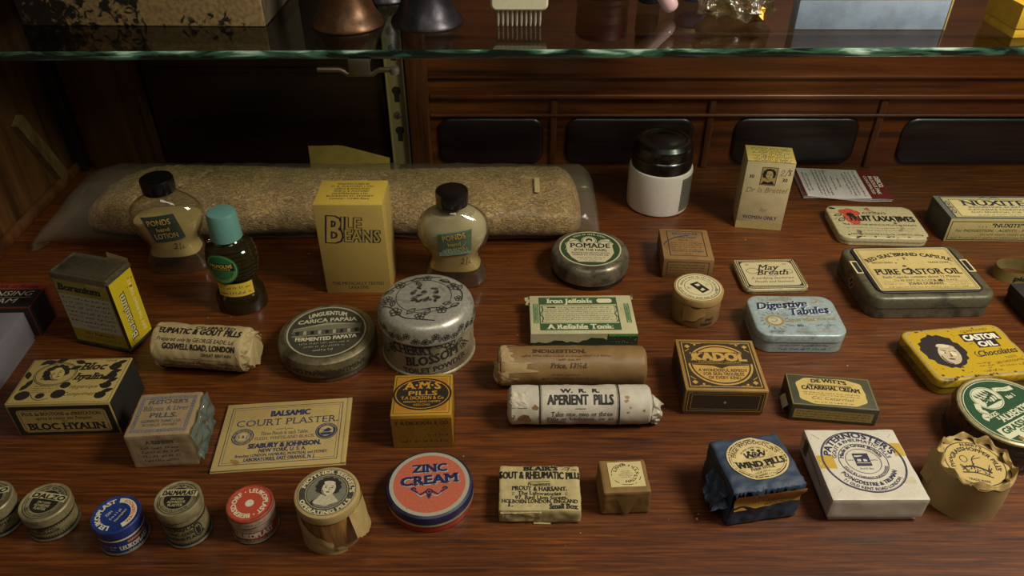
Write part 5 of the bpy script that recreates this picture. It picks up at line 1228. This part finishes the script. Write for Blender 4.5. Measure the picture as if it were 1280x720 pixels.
# court plaster card
cp_ = paper('#bfa667', '#7d5f2c', .3, .7, 40); nb = ink('#2b3252', .6, .2)
t = thing('plaster_card', 'flat cream card with dark blue printing and two round seals', 'card', -16.4, 39.0, 0, 5.1)
mb = MB()
def edge_noise(x, y): return .06 * nz((x, y, 0), 3, 2)
mb.box(-4.6, -3.2, .0, 4.6, 3.2, .14, cp_, .03); mb.box(-4.55, -3.16, .15, 4.62, 3.22, .29, cp_, .04)
P = Print(); P.frame(-4.1, -2.75, 4.0, 2.8, .05, nb); P.frame(-3.9, -2.55, 3.8, 2.6, .025, nb)
P.text('BALSAMIC', .2, 1.75, .52, 2.9, nb, .05); P.text('COURT PLASTER.', .1, .85, .62, 7.4, nb, -.005, True); P.stroke([(-.6, .42), (-.1, .42), (0, .55), (.1, .3), (.2, .42), (.6, .42)], .05, nb, smooth=False)
P.text('Three Pieces in each Tablet.', .05, -.1, .32, 3.4, nb, .005, True); P.text('FLESH, WHITE AND BLACK.', .1, -.55, .28, 4.3, nb, .0, True, italic=.1); P.rect(-1.2, -.82, 1.7, -.79, nb)
P.text('SEABURY & JOHNSON.', .2, -1.3, .42, 5.1, nb, .05); P.text('NEW YORK, U. S. A.', .1, -1.72, .32, 3.3, nb, .03); P.text('Branches: LONDON, HAMBURG, MONTREAL and SYDNEY.', .1, -2.1, .26, 6.4, nb, .02); P.text('LABORATORIES, EAST ORANGE, N. J.', .0, -2.48, .28, 4.9, nb, .03)
for s in (-1, 1):
    cx, cy = s * 2.95 + .05, -.15 if s < 0 else -.05
    P.disc(cx, cy, .78, .78, nb, 36); P.ring(cx, cy, .7, .7, .03, cp_)
    P.disc(cx, cy, .5, .5, ink('#b5a06a'), 26)
    if s < 0:
        P.text('S & J', cx, cy - .12, .26, .7, nb, .02); P.ring(cx, cy, .44, .44, .03, nb)
        P.arcgreek(cx, cy, .55, 170, 10, .11, cp_); P.arcgreek(cx, cy, .66, 190, 350, -.11, cp_)
    else:
        P.poly([(cx - .45, cy - .15), (cx + .45, cy - .15), (cx + .3, cy - .4), (cx - .3, cy - .4)], nb); P.poly([(cx - .3, cy - .1), (cx + .1, cy + .3), (cx + .4, cy + .1), (cx + .2, cy - .1)], nb); P.stroke([(cx - .4, cy + .1), (cx, cy + .15)], .06, nb); P.arcgreek(cx, cy, .56, 150, 30, .1, cp_)
P.specks(-3.6, -2.6, -2.9, -2.3, 3, .35, ink('#8d6c38'), 2); P.specks(-4, -2.8, 4, 2.8, 16, .06, ink('#6d5226'), 4)
mb.pr(P, top_map(.29)); mb.build('card', t)
MB().box(4.3, -3.18, .29, 4.62, 3.18, .33, cp_, .01).build('folded_edge', t)

# ---------------------------------------------------------------- front row
flange = tinplate('#5c5644', '#2c2618', .6, .5, .4, 80, .2)
GRP = 'small round plaster tins in the front row'
def plaster_tin(label, x, y, rot, R, h, lidh, bm, lm, top, side, lidside=None, tilt=None):
    t = thing('plaster_tin', label, 'tin', x, y, 0, rot, GRP)
    mb = MB(); mb.lathe([(R * .93, 0), (R * 1.0, .04), (R * 1.02, .14), (R * .95, .2)], flange, 56, cap1=False); mb.lathe([(R * .95, .2), (R * .95, h - lidh * .5)], bm, 56, cap0=False); mb.pr(side, cyl_map(R * .955)); mb.build('base', t)
    mb = MB(); mb.lathe([(R * .97, h - lidh), (R, h - lidh + .04), (R, h - .08), (R * .96, h), (R * .88, h - .02), (R * .85, h - .05), (.05, h - .05)], lm, 60)
    mb.pr(top, top_map(h - .05), .012)
    if lidside: mb.pr(lidside, cyl_map(R * 1.003))
    mb.build('lid', t); return t
ct_ = tinplate('#9a9068', '#4a4026', .6, .3, .42, 90, .2); dkk = ink('#1e1c16', .5, .15)
def dalz(main, lines, seed=0, R=1.32):
    P = Print(); P.ring(0, 0, R * .97, R * .97, .04, dkk); P.ring(0, 0, R * .86, R * .86, .03, dkk); P.disc(0, .02, R * .66, R * .66, dkk, 36)
    P.arcgreek(0, 0, R * .73, 215, 325, .1, dkk); P.disc(0, R * .8, .14, .1, dkk, 10); P.disc(0, R * .8, .08, .05, ct_, 8)
    for a in (130, 115, 65, 50): P.ring(0, 0, R * .8, R * .8, .05, dkk, 8, a - 6, a + 6)
    P.poly([(-R * .93, .12), (-R * .5, .2), (R * .5, .2), (R * .93, .12), (R * .9, .62), (R * .5, .7), (-R * .5, .7), (-R * .9, .62)], ink('#a89d72')); P.text(main, 0, .25, .34, R * 1.68, BLK, .045, italic=.15)
    for i, (s, w) in enumerate(lines): P.text(s, 0, -.12 - i * .24, .15 + .03 * (i > 0), w, ink('#a89d72'), .015)
    return P
def dside(R, h, words):
    P = Print(); 
    for z in (.32, h * .62): P.rect(-R * 2.6, z - .07, R * 2.6, z + .05, dkk, 30)
    for i in range(46): x = -R * 2.5 + i * R * 5 / 46; P.poly([(x - .06, .4), (x + .06, .4), (x, .52)], dkk); P.poly([(x - .05, h * .62 - .07), (x + .05, h * .62 - .07), (x, h * .62 - .17)], dkk)
    for i, (s, v, hh, w) in enumerate(words): P.text(s, .25, v, hh, w, dkk, .02, rot=0)
    return P
ls = Print(); ls.arcgreek
P1 = dside(1.5, 2.1, (('ANTISEPTIC', .98, .2, 1.9), ('ADHESIVE PLASTER', .7, .18, 2.2)))
plaster_tin('short cream and black plaster tin left of the blue one', -29.4, 31.5, -9, 1.52, 2.1, .72, ct_, ct_, dalz('DALZO', (('ZINC OXIDE', .9), ('ADHESIVE', 1.0), ('PLASTER', .8))), P1)
P2 = dside(1.36, 3.2, (('DALMAPLAST', 1.6, .26, 2.3), ('ZINC OXIDE', 1.2, .26, 1.9), ('ADHESIVE PLASTER', .75, .26, 2.7)))
P2.add([(1.2 + .28 * math.cos(a * .5), 1.25 + .6 * math.sin(a * .5)) for a in range(13)], [tuple(range(13))], dkk); P2.ring(1.2, 1.25, .2, .48, .05, ct_)
plaster_tin('tall cream and black plaster tin between the blue and red ones', -20.55, 30.9, 2, 1.4, 3.2, .75, ct_, ct_, dalz('DALMAPLAST', (('ZINC OXIDE', .8), ('ADHESIVE', 1.1), ('PLASTER', .9)), R=1.22), P2)
plaster_tin('cream and black plaster tin cut off by the left edge', -32.95, 31.6, 20, 1.45, 2.3, .72, ct_, ct_, dalz('DALZO', (('ZINC OXIDE', .9), ('ADHESIVE', 1.0), ('PLASTER', .8)), R=1.28), dside(1.4, 2.2, (('ANTISEPTIC', .9, .2, 1.9),)))
bl_ = tinplate('#24397e', '#14183a', .5, .1, .35, 60, .4); lw = ink('#cfcaa8', .5, .05); lr = ink('#b5401c'); blb = ink('#24397e', .4, .15)
P = Print(); P.ring(0, 0, 1.22, 1.22, .34, lw, 40, -50, 98); P.text('WATERPROOF', 0, 0, .2, 2.3, lr, .03, arc=(1.14, 24, -1)); P.text('LEUKOPLAST', 0, 0, .3, 2.5, lw, .045, arc=(.9, 190, 1))
P.text('2201', -.35, .0, .18, .5, lw, .01, rot=60); P.text('5 m x 1 yd', .05, -.05, .16, .9, lw, .01, rot=66); P.text('Hansaplast', .38, -.1, .16, 1.0, lw, .0, rot=70)
Pb = Print(); Pb.rect(-4, 1.28, 4, 1.42, lw, 40); Pb.rect(.9, .95, 2.2, 1.12, ink('#b5702c'), 8); Pb.text('LEUKOPLAST', 1.3, .45, .34, 1.9, lw, .03, True); Pb.greek(-.9, .2, .75, .14, lw); Pb.greek(-.8, .1, .5, .12, lw); Pb.greek(.8, 1.8, .2, .12, lw)
plaster_tin('round blue plaster tin with white and red circular lettering', -24.45, 30.45, 0, 1.47, 2.25, .72, bl_, bl_, P, Pb)
rd_ = tinplate('#a8452f', '#5c1c12', .5, .1, .4, 60, .3); rwt = tinplate('#b5a58e', '#7d4a34', .5, .1, .45, 70, .2)
P = Print(); P.disc(0, 0, 1.26, 1.26, ink('#ad4530', .45, .12), 44); P.ring(0, 0, 1.3, 1.3, .05, lw); P.disc(0, .0, .27, .27, ink('#c2bfa4'), 20); P.text('LEUKOPLAST', 0, 0, .3, 2.2, lw, .03, arc=(.82, 30, 1)); P.text('BEIERSDORF', 0, 0, .3, 2.2, lw, .03, arc=(.82, 210, 1))
for a in (120, -60): P.disc(.97 * math.cos(R_(a)), .97 * math.sin(R_(a)), .05, .05, lw, 8)
Pr = Print(); Pr.rect(-4, 1.05, 4, 1.5, rwt, 40); Pr.text('LEUKOPLAST', .35, .55, .42, 2.6, lw, .05, True); Pr.greek(-.6, 1.5, .28, .14, lw)
Ps = Print(); Ps.rect(-4, 2.3 - .68, 4, 2.12, rwt, 40); Ps.greek(-.6, 1.4, 1.8, .16, rd_)
plaster_tin('round red plaster tin with a white dot and circular white lettering', -16.4, 31.25, 0, 1.45, 2.3, .72, rd_, rd_, P, Pr, Ps)
# wood-cylinder pill drum with portrait
wc = wood('turned_wood', '#6d4a26', '#9a6c38', '#b58a4e', stretch=(60, 60, 6), rough=.6, coat=.1); scr = paper('#b09860', '#6d5228', .3, .75, 50)
t = thing('pill_drum', 'wooden pill drum with a lady portrait label and a torn paper wrapper', 'pillbox', -11.35, 31.05, 0, 0)
MB().lathe([(1.85, 0), (1.9, .05), (1.92, 3.4), (1.9, 3.5)], wc, 56).build('body', t)
mb = MB(); mb.lathe([(1.93, 2.9), (1.98, 2.95), (2.0, 3.4), (1.96, 3.55), (1.85, 3.6), (.1, 3.6)], scr, 60)
P = Print(); P.disc(0, 0, 1.78, 1.78, ink('#3a382e', .6, .3), 50); P.ring(0, 0, 1.74, 1.74, .05, ink('#a89d78')); P.ring(0, 0, 1.3, 1.3, .04, ink('#a89d78')); P.disc(0, 0, 1.2, 1.2, ink('#6d6a58', .6, .3), 40)
P.text("MOTHER SEIGEL'S", 0, 0, .26, 4.2, ink('#c2b78c'), .05, True, arc=(1.4, 80, 1)); P.text('OPERATING PILLS', 0, 0, .26, 4.0, ink('#c2b78c'), .05, True, arc=(1.67, 268, -1))
for i in range(8): g = random.Random(i); P.disc(-.7 + .2 * i * .8, -.75 + .12 * math.sin(i * 3), .22, .2, ink('#a8a084') if i % 2 else ink('#2a2820'), 10)
P.poly([(-.75, -.85), (-.35, -.2), (.35, -.2), (.8, -.8), (0, -1.1)], ink('#b0a888')); portrait(P, .08, .3, .72, ink('#26241e'), ink('#bdb493'), ink('#33302a'), rot=-8); 
mb.pr(P, top_map(3.6, 4)); mb.build('lid', t)
mb = MB(); g = random.Random(12); jag = [g.uniform(-.25, .25) for _ in range(80)]
def wrapf(a, b):
    th = R_(-170 + 205 * a); top = 2.55 - 1.9 * max(0, a - .55) / .45 + .35 * jag[int(a * 60)] * (1 if a > .5 else .4) + (.9 if a < .5 else .9 * max(0, 1 - (a - .5) / .2))
    rr = 1.99 + .05 * nz((a * 8, b * 3, 0), 1, 3) + .12 * (a > .9) * b; return Vector((rr * math.sin(th), -rr * math.cos(th), max(.01, min(top, 3.2) * b)))
mb.grid(wrapf, 70, 8, scr); mb.build('wrapper', t, 60)
mb = MB()
def tornf(a, b):
    th = R_(48 + 62 * a); rr = 2.02 + .35 * (1 - a) * (1 - b) + .22 * (1 - b) + .06 * nz((a * 5, b * 5, 1), 1, 6); lo = .25 + 1.9 * (1 - a) ** 2 * .6 + .25 * jag[int(a * 30) + 20]
    return Vector((rr * math.sin(th), -rr * math.cos(th), lo + (3.05 - lo) * b))
mb.grid(tornf, 40, 8, scr); mb.build('torn_paper', t, 60)
# zinc cream
sal = ink('#b05c44', .45, .2); zn = tinplate('#1d2148', '#3a3440', .4, .1, .35, 60, .4); zr = tinplate('#a8301c', '#4a140c', .4, .1, .4, 60, .3); zc = tinplate('#b8ac84', '#7d6a44', .4, .1, .4, 60, .3); zw = ink('#b5b29a', .4, .15, .3); znk = ink('#20264a', .4)
t = thing('round_tin', 'round salmon orange cream tin with a navy rim in the front row', 'tin', -5.4, 33.5, 0, 3)
mb = MB(); mb.lathe([(2.72, 0), (2.8, .06), (2.8, .72)], zr, 72); mb.build('base', t)
mb = MB(); mb.lathe([(2.8, .6), (2.86, .63), (2.86, .82)], zc, 72, cap1=False); mb.lathe([(2.86, .82), (2.86, 1.2), (2.78, 1.36), (2.62, 1.43)], zn, 72, cap0=False, cap1=False); mb.lathe([(2.62, 1.43), (2.4, 1.44), (2.36, 1.42), (.1, 1.42)], zc, 72, cap0=False)
P = Print(); P.disc(0, 0, 2.62, 2.62, zw, 64); P.disc(0, 0, 2.36, 2.36, sal, 64)
for o_, m_ in ((.06, ink('#8fa5a0')), (0, znk)): P.text('ZINC', .0 + o_, .95 - o_, .62, 2.3, m_, .05, True, rot=2); P.text('CREAM', .0 + o_, -.05 - o_, .68, 3.8, m_, .05, True, rot=4)
for s in (-1, 1):
    P.stroke([(s * .2, -.65), (s * .6, -.9), (s * .85, -.65), (s * 1.15, -.45), (s * 1.0, -.35), (s * .85, -.5)], .12, znk); P.stroke([(s * .15, -.85), (s * .5, -1.05), (s * .8, -.8)], .06, ink('#8fa5a0'))
P.disc(0, -.7, .24, .26, znk, 16); P.ring(0, -.7, .14, .15, .04, sal, 12); P.poly([(-.18, -.95), (.18, -.95), (0, -1.3)], znk)
P.specks(-2, -2, 2, 2, 30, .05, ink('#6d2a18'), 3)
mb.pr(P, lambda u, v, l: Vector((u, v, 1.44 + l))); mb.build('lid', t)
# gout packet
bp_ = paper('#b8a874', '#75602f', .3, .65, 50)
t = thing('pill_packet', 'cream wrapped packet with bold black gout remedy print in the front row', 'packet', 1.8, 33.3, 0, -.5)
pk = Packet(5.35, 3.75, 1.3, .2, .09, .8, 3); mb = MB(); pk.mesh(mb, bp_, 34); P = Print()
P.text("BLAIR'S", .1, 1.35, .32, 2.3, BLK, .06, True); P.text('GOUT & RHEUMATIC PILLS', .0, .68, .56, 5.5, BLK, .03); P.rect(-.7, .42, .7, .45, BLK, 4); P.text('Proprietors:', .0, .1, .26, 1.5, BLK, .01, True); P.text('PROUT & HARSANT,', .0, -.3, .32, 3.6, BLK, .02, True)
P.text('::  The Laboratories  ::', .0, -.65, .27, 3.6, BLK, .015, True); P.text('97, Red Lion Street,', .1, -.98, .28, 3.4, BLK, .015, True); P.text('HOLBORN LONDON, ENGLAND', .0, -1.3, .28, 4.9, BLK, .015, True); P.text('Small Box', 1.5, -1.72, .36, 1.8, BLK, .03, True); P.text('1.', -1.9, -1.6, .36, None, BLK, .03, True)
P.stroke([(1.5, 1.45), (1.8, 1.65), (2.0, 1.6), (1.7, 1.45)], .05, ink('#4a4434')); P.stroke([(2.05, 1.7), (1.9, 1.35)], .05, ink('#4a4434')); P.stroke([(2.15, 1.5), (2.5, 1.45)], .05, ink('#4a4434'))
mb.pr(P, drape(mb), .03); mb.build('wrapper', t, 60)
mb = MB(); mb.grid(lambda a, b: pk.surf(-2.5 + 2.6 * a, -1.88 + .55 * b, 1.25, .05 + .1 * abs(nz((a * 6, b * 3, 2), 1, 5))) if b > .5 else pk.surf(-2.5 + 2.6 * a, -1.875, .3 + 1.6 * b, .04 + .1 * abs(nz((a * 6, b * 3, 2), 1, 5))), 24, 8, bp_); mb.build('crumpled_fold', t, flat=True)
MB().box(-.4, -1.99, .02, .7, -1.85, .12, bp_, .02).build('seal_tab', t)
# liver pills cube
hb = paper('#80602f', '#4a3416', .35, .7, 50); hl = ink('#c2b27c', .6, .08)
t = thing('pill_packet', 'small brown paper cube with a cream square label', 'packet', 7.3, 33.55, 0, 3)
pk = Packet(3.1, 2.75, 2.15, .16, .05, .9, 8, .03); mb = MB(); pk.mesh(mb, hb, 24); dm = drape(mb); mb.build('wrapper', t, 55)
P = Print(); P.rect(-1.0, -.95, 1.25, 1.1, hl, 8, 8); P.ring(.12, .08, .98, .9, .045, BLK, 40)
P.text("HALL'S", .12, .08, .2, 1.2, BLK, .03, arc=(.72, 180 + 125, -1)); P.text('LIVER PILLS', .12, .08, .18, 1.9, BLK, .03, arc=(.66, 80, 1))
for i in range(5): w = [.3, .42, .48, .42, .3][i]; P.greek(.12 - w, .12 + w, .3 - i * .13, .07, BLK)
mb = MB(); mb.pr(P, dm, .03); mb.build('label', t)
mb = MB(); mb.grid(lambda a, b: Vector((-.75 + 1.5 * a * (1 - .75 * (1 - b)) + .55 * (1 - b), -1.38 - .09 - .03 * math.sin(a * 3) - .06 * (1 - b), .25 + 1.65 * b)), 10, 8, hb); mb.build('folded_flap', t)
# wind pills
wbp = paper('#2c3c50', '#171d28', .5, .6, 40); wcr = ink('#c0ad74', .6, .1); wor = paper('#cf9a3e', '#5c3c14', .5, .7, 80)
t = thing('pill_packet', 'torn dark blue paper packet with a round cream label and orange paper showing', 'packet', 15.7, 33.7, 0, 10)
pk = Packet(4.9, 4.3, 3.4, .3, .14, .7, 6, .02); mb = MB(); 
W_, D_, H_ = 2.45, 2.15, 3.4
mb.grid(lambda a, b: pk.surf(-W_ + a * 4.9, -D_ + b * 4.3, H_), 34, 30, wbp)
mb.grid(lambda a, b: pk.surf(-W_ + a * 4.9, -D_, b * 1.85) + Vector((0, -.12 * b, .12 * math.sin(a * 11) * b)), 30, 14, wbp)
mb.grid(lambda a, b: pk.surf(-W_ + a * 4.9, D_, b * H_), 20, 10, wbp)
mb.grid(lambda a, b: pk.surf(-W_, D_ - a * 4.3, b * H_), 20, 14, wbp); mb.grid(lambda a, b: pk.surf(W_, -D_ + a * 4.3, b * H_), 20, 14, wbp); mb.grid(lambda a, b: pk.surf(-W_ + a * 4.9, D_ - b * 4.3, 0), 2, 2, wbp)
dm = drape(mb); mb.build('wrapper', t, 60)
mb = MB(); g = random.Random(7); jg = [g.uniform(-.18, .18) for _ in range(60)]
mb.grid(lambda a, b: pk.surf(-W_ - .05 + a * 5.0, -D_ - .0 + .5 * b, H_ + .02, .06) if b > .3 else pk.surf(-W_ + a * 4.9, -D_, H_ - .38 * (.3 - b) / .3 * (1 + jg[int(a * 50)] * 5) - .05, .2), 40, 8, wbp); mb.build('torn_flap', t, 60)
mb = MB(); mb.grid(lambda a, b: Vector((-2.2 + 4.5 * a, -D_ - .02 + .2 * math.sin(b * 4 + a) - .12, 1.6 + 1.6 * b + .06 * nz((a * 8, b * 4, 0), 1))), 26, 8, wor)
P = Print(); P.greek(-1.2, 1.4, 2.55, .22, BLK); P.greek(-.4, 1.0, 2.25, .2, BLK); mb.pr(P, lambda u, v, l: Vector((u, -D_ - .36 - l, v))); mb.build('inner_paper', t, 60)
mb = MB(); mb.grid(lambda a, b: Vector((-2.45 - 1.0 * a + .2 * nz((a * 3, b * 3, 5), 1), -1.7 + 2.6 * b * (1 - .45 * a) + .2 * a, 2.7 - 1.3 * a + .35 * nz((a * 3, b * 4, 2), 1))), 12, 12, wbp); mb.build('torn_edge', t, flat=True); mb = MB()
mb.grid(lambda a, b: Vector((-2.45 - 1.15 * a, -1.9 + 1.1 * b * (1 - a), 1.6 - .1 * a + .5 * b * (1 - a) + .1 * nz((a * 3, b * 4, 4), 1))), 10, 6, wbp); mb.build('torn_edge', t, flat=True); mb = MB()
mb.grid(lambda a, b: Vector((2.45 + .35 * a + .1 * nz((a * 3, b * 3, 5), 1), -2.0 + 3.6 * b, 3.0 - .9 * a + .25 * nz((a * 3, b * 5, 8), 1))), 8, 14, wbp); mb.build('torn_edge', t, flat=True)
P = Print(); P.disc(.1, .15, 2.0, 1.72, wcr, 48, rings=14); P.ring(.1, .15, 1.88, 1.6, .07, BLK); P.ring(.1, .15, 1.72, 1.45, .025, BLK)
P.text("PAGE WOODCOCK'S", .1, -.1, .3, 3.6, BLK, .01, True, arc=(1.45, 90, 1)); P.text('WIND PILLS', .15, -.45, .5, 3.2, BLK, .05, True, bend=-.1); P.text('Price 1/1½d.', .1, -.8, .22, 1.6, BLK, .03, True); P.greek(-1.0, 1.2, -1.05, .12, BLK); P.greek(-.8, 1.0, -1.25, .12, BLK); P.arcgreek(.1, -.1, 1.12, 140, 40, .12, BLK)
for s in (-1, 1): P.stroke([(.1 + s * .15, .3), (.1 + s * .4, .6), (.1 + s * .55, .35), (.1 + s * .7, .7)], .13, BLK); P.disc(.1 + s * .35, .75, .12, .12, BLK, 8)
P.disc(.1, .5, .2, .26, BLK, 12); P.ring(.1, .5, .13, .17, .03, wcr, 10); P.disc(.1, .88, .14, .08, BLK, 8); P.rect(-.4, .2, .6, .26, BLK)
mb = MB(); mb.pr(P, dm, .06); mb.build('label', t)
# white box
pw = paper('#d4cebb', '#a8a08a', .3, .4, 40, .6); pn = ink('#2b2c48', .5, .2)
t = thing('pill_box', 'big white film wrapped pill box with round dark blue printing', 'box', 23.2, 34.5, 0, .3)
MB().box(-2.85, -2.8, 0, 2.85, 2.8, 1.3, pw, .06).build('tray', t)
pk = Packet(6.15, 6.0, 1.75, .1, .03, .8, 4); mb = MB(); pk.mesh(mb, pw, 34)
P = Print(); P.ring(.0, .15, 2.72, 2.6, .08, pn, 64); P.ring(0, .15, 2.62, 2.5, .025, pn, 64)
P.text("PATERNOSTER'S", 0, .15, .44, 5.5, pn, .03, arc=(2.06, 92, 1)); P.text('GOUT & RHEUMATIC PILLS', 0, .15, .26, 4.9, pn, .01, arc=(1.7, 90, 1)); P.ring(0, .15, 1.6, 1.5, .04, pn); P.text('Made in Great Britain', 0, .15, .24, 3.4, pn, .02, True, arc=(1.25, 92, 1)); P.ring(0, .15, 1.15, 1.05, .03, pn)
P.rect(-.55, -.25, .45, .8, pn); P.rect(-.5, .5, .4, .62, pw); P.rect(-.4, .1, -.15, .3, pw); P.rect(0, .1, .25, .3, pw); P.rect(-.5, -.05, .4, 0, pw); P.text('2½d 3½ Box', 0, -.55, .14, .9, pn); P.greek(-1.0, -.6, .2, .1, pn); P.greek(.5, 1.0, .2, .1, pn)
P.text('SOLD BY CHEMISTS EVERYWHERE', 0, .15, .18, 3.8, pn, .01, arc=(1.5, 270, -1)); P.text('POINGDESTRE & TRUMAN', 0, .15, .28, 4.6, pn, .02, arc=(2.05, 272, -1)); P.text('71 OLD KENT ROAD LONDON', 0, .15, .22, 4.4, pn, .01, arc=(2.42, 272, -1))
y_ = ink('#b8983a', .4, .1); P2_ = Print(); P2_.rect(-3.0, -.45, -1.9, .65, y_, 4, 4); P2_.rect(2.3, .6, 3.0, 1.7, y_, 4, 4); P2_.rect(2.0, -1.7, 2.8, -1.2, ink('#b5ab8c'), 4, 4); P2_.stroke([(-3, 2.9), (-2.3, 2.1)], .03, ink('#8a8470')); P2_.stroke([(3, 2.9), (2.4, 2.2)], .03, ink('#8a8470')); P2_.stroke([(-3, -2.9), (-2.2, -2.1)], .03, ink('#8a8470'))
mp = drape(mb)
mb.pr(P2_, mp, .012); mb.pr(P, mp, .02)
P = Print(); P.rect(-2.3, .5, -1.6, 1.6, ink('#4a5a34')); P.stroke([(-2.9, 1.3), (1.2, 1.0)], .06, ink('#33402a')); P.stroke([(-2.0, .4), (-1.8, 1.7)], .08, ink('#33402a')); mb.pr(P, lambda u, v, l: Vector((-3.09 - l, -u, v)), .02)
for q in range(len(mb.v)): mb.v[q].z += .5
mb.build('lid', t, 50)
# grasshopper drum
dp = paper('#a58a58', '#75562a', .25, .7, 60); dk_ = ink('#1e1a14')
t = thing('pill_drum', 'tan paper wrapped pill drum with a gathered top around a cream label', 'pillbox', 29.8, 33.7, 0, 0)
mb = MB(); mb.grid(lambda a, b: (lambda th, r: Vector((r * math.cos(th), r * math.sin(th), 3.25 * b)))(2 * PI * a, 2.28 + .04 * math.sin(6 * PI * a * 2) * (1 - b) + .07 * nz((math.cos(2 * PI * a) * 2, math.sin(2 * PI * a) * 2, b * 2), .9, 3)), 90, 14, dp)
mb.lathe([(2.2, .0), (2.2, .02)], dp, 40); mb.build('wrapper', t, 60)
mb = MB(); mb.lathe([(2.2, 3.0), (2.2, 3.12), (.1, 3.12)], dp, 48)
P = Print(); P.disc(0, 0, 2.05, 2.05, ink('#b59d5c', .6, .1), 48); P.ring(0, 0, 1.84, 1.84, .07, dk_, 60)
P.text("ALBERT'S", 0, 0, .22, 1.3, dk_, .03, arc=(1.5, 90, 1)); P.text('GRASSHOPPER PILLS', 0, -.1, .3, 3.7, dk_, .03, arc=(1.2, 80, 1)); P.text('Price', 0, 0, .26, .8, dk_, .02, True, arc=(1.35, 188, 1)); P.text('1s.', 1.35, -.1, .3, .45, dk_, .02, True, rot=-60); P.text('TRADE MARK', 0, -1.5, .18, 1.3, dk_, .02)
g = random.Random(4)
for i in range(22): x, y = g.uniform(-.9, .9), g.uniform(-.9, -.4); P.stroke([(x, y), (x + g.uniform(-.3, .3), y + g.uniform(.1, .5))], .05, dk_)
P.stroke([(-.8, -.5), (-.2, -.3), (.3, -.35), (.9, -.6)], .12, dk_); P.stroke([(-.1, -.5), (-.15, .3), (.1, .7)], .06, dk_); P.stroke([(-.15, .3), (.4, .6)], .05, dk_); P.stroke([(-.9, -.95), (0, -.8), (.9, -1.0)], .08, dk_); P.ring(-.65, .25, .25, .3, .05, dk_, 14)
mb.pr(P, top_map(3.12, -14)); mb.build('label', t)
mb = MB(); g = random.Random(3)
def gath(a, b):
    th = 2 * PI * a; r = 2.32 - (.34 + .12 * math.sin(th * 13) + .1 * math.sin(th * 7 + 1)) * b; z = 3.2 + .3 * math.sin(b * PI) * (1 + .6 * math.sin(th * 9)) + .16 * math.sin(th * 11) * b + .35 * nz((math.cos(th) * 3, math.sin(th) * 3, b * 2), 1.2, 5)
    return Vector((r * math.cos(th), r * math.sin(th), max(z, 3.14)))
mb.grid(gath, 120, 7, paper('#b59a60', '#75562a', .25, .7, 60)); mb.build('gathered_edge', t, 60)
mb = MB(); mb.grid(lambda a, b: Vector((-2.28 - .12 * a + .04 * math.sin(b * 5), .2 + .9 * a, .9 + 3.0 * b - .5 * a * b)), 6, 10, dp); mb.build('loose_corner', t)
# crumbs on the shelf
mb = MB(); g = random.Random(21); crumb = paper('#b5a88a', '#6d5a3a', .4)
for i in range(46):
    y = g.uniform(29, 72); x = g.uniform(-.58, .62) * y * .95; s = g.uniform(.02, .07)
    mb.add([(x + s * g.uniform(.5, 1.6) * math.cos(k * 1.257), y + s * math.sin(k * 1.257), .004) for k in range(5)] + [(x, y, .03)], [(0, 1, 5), (1, 2, 5), (2, 3, 5), (3, 4, 5), (4, 0, 5)], crumb)
o = tag(mb.build('dust_crumb'), 'pale dust crumbs scattered over the brown wooden shelf', 'dust'); o['kind'] = 'stuff'

bpy.data.objects.remove(_to, do_unlink=True)
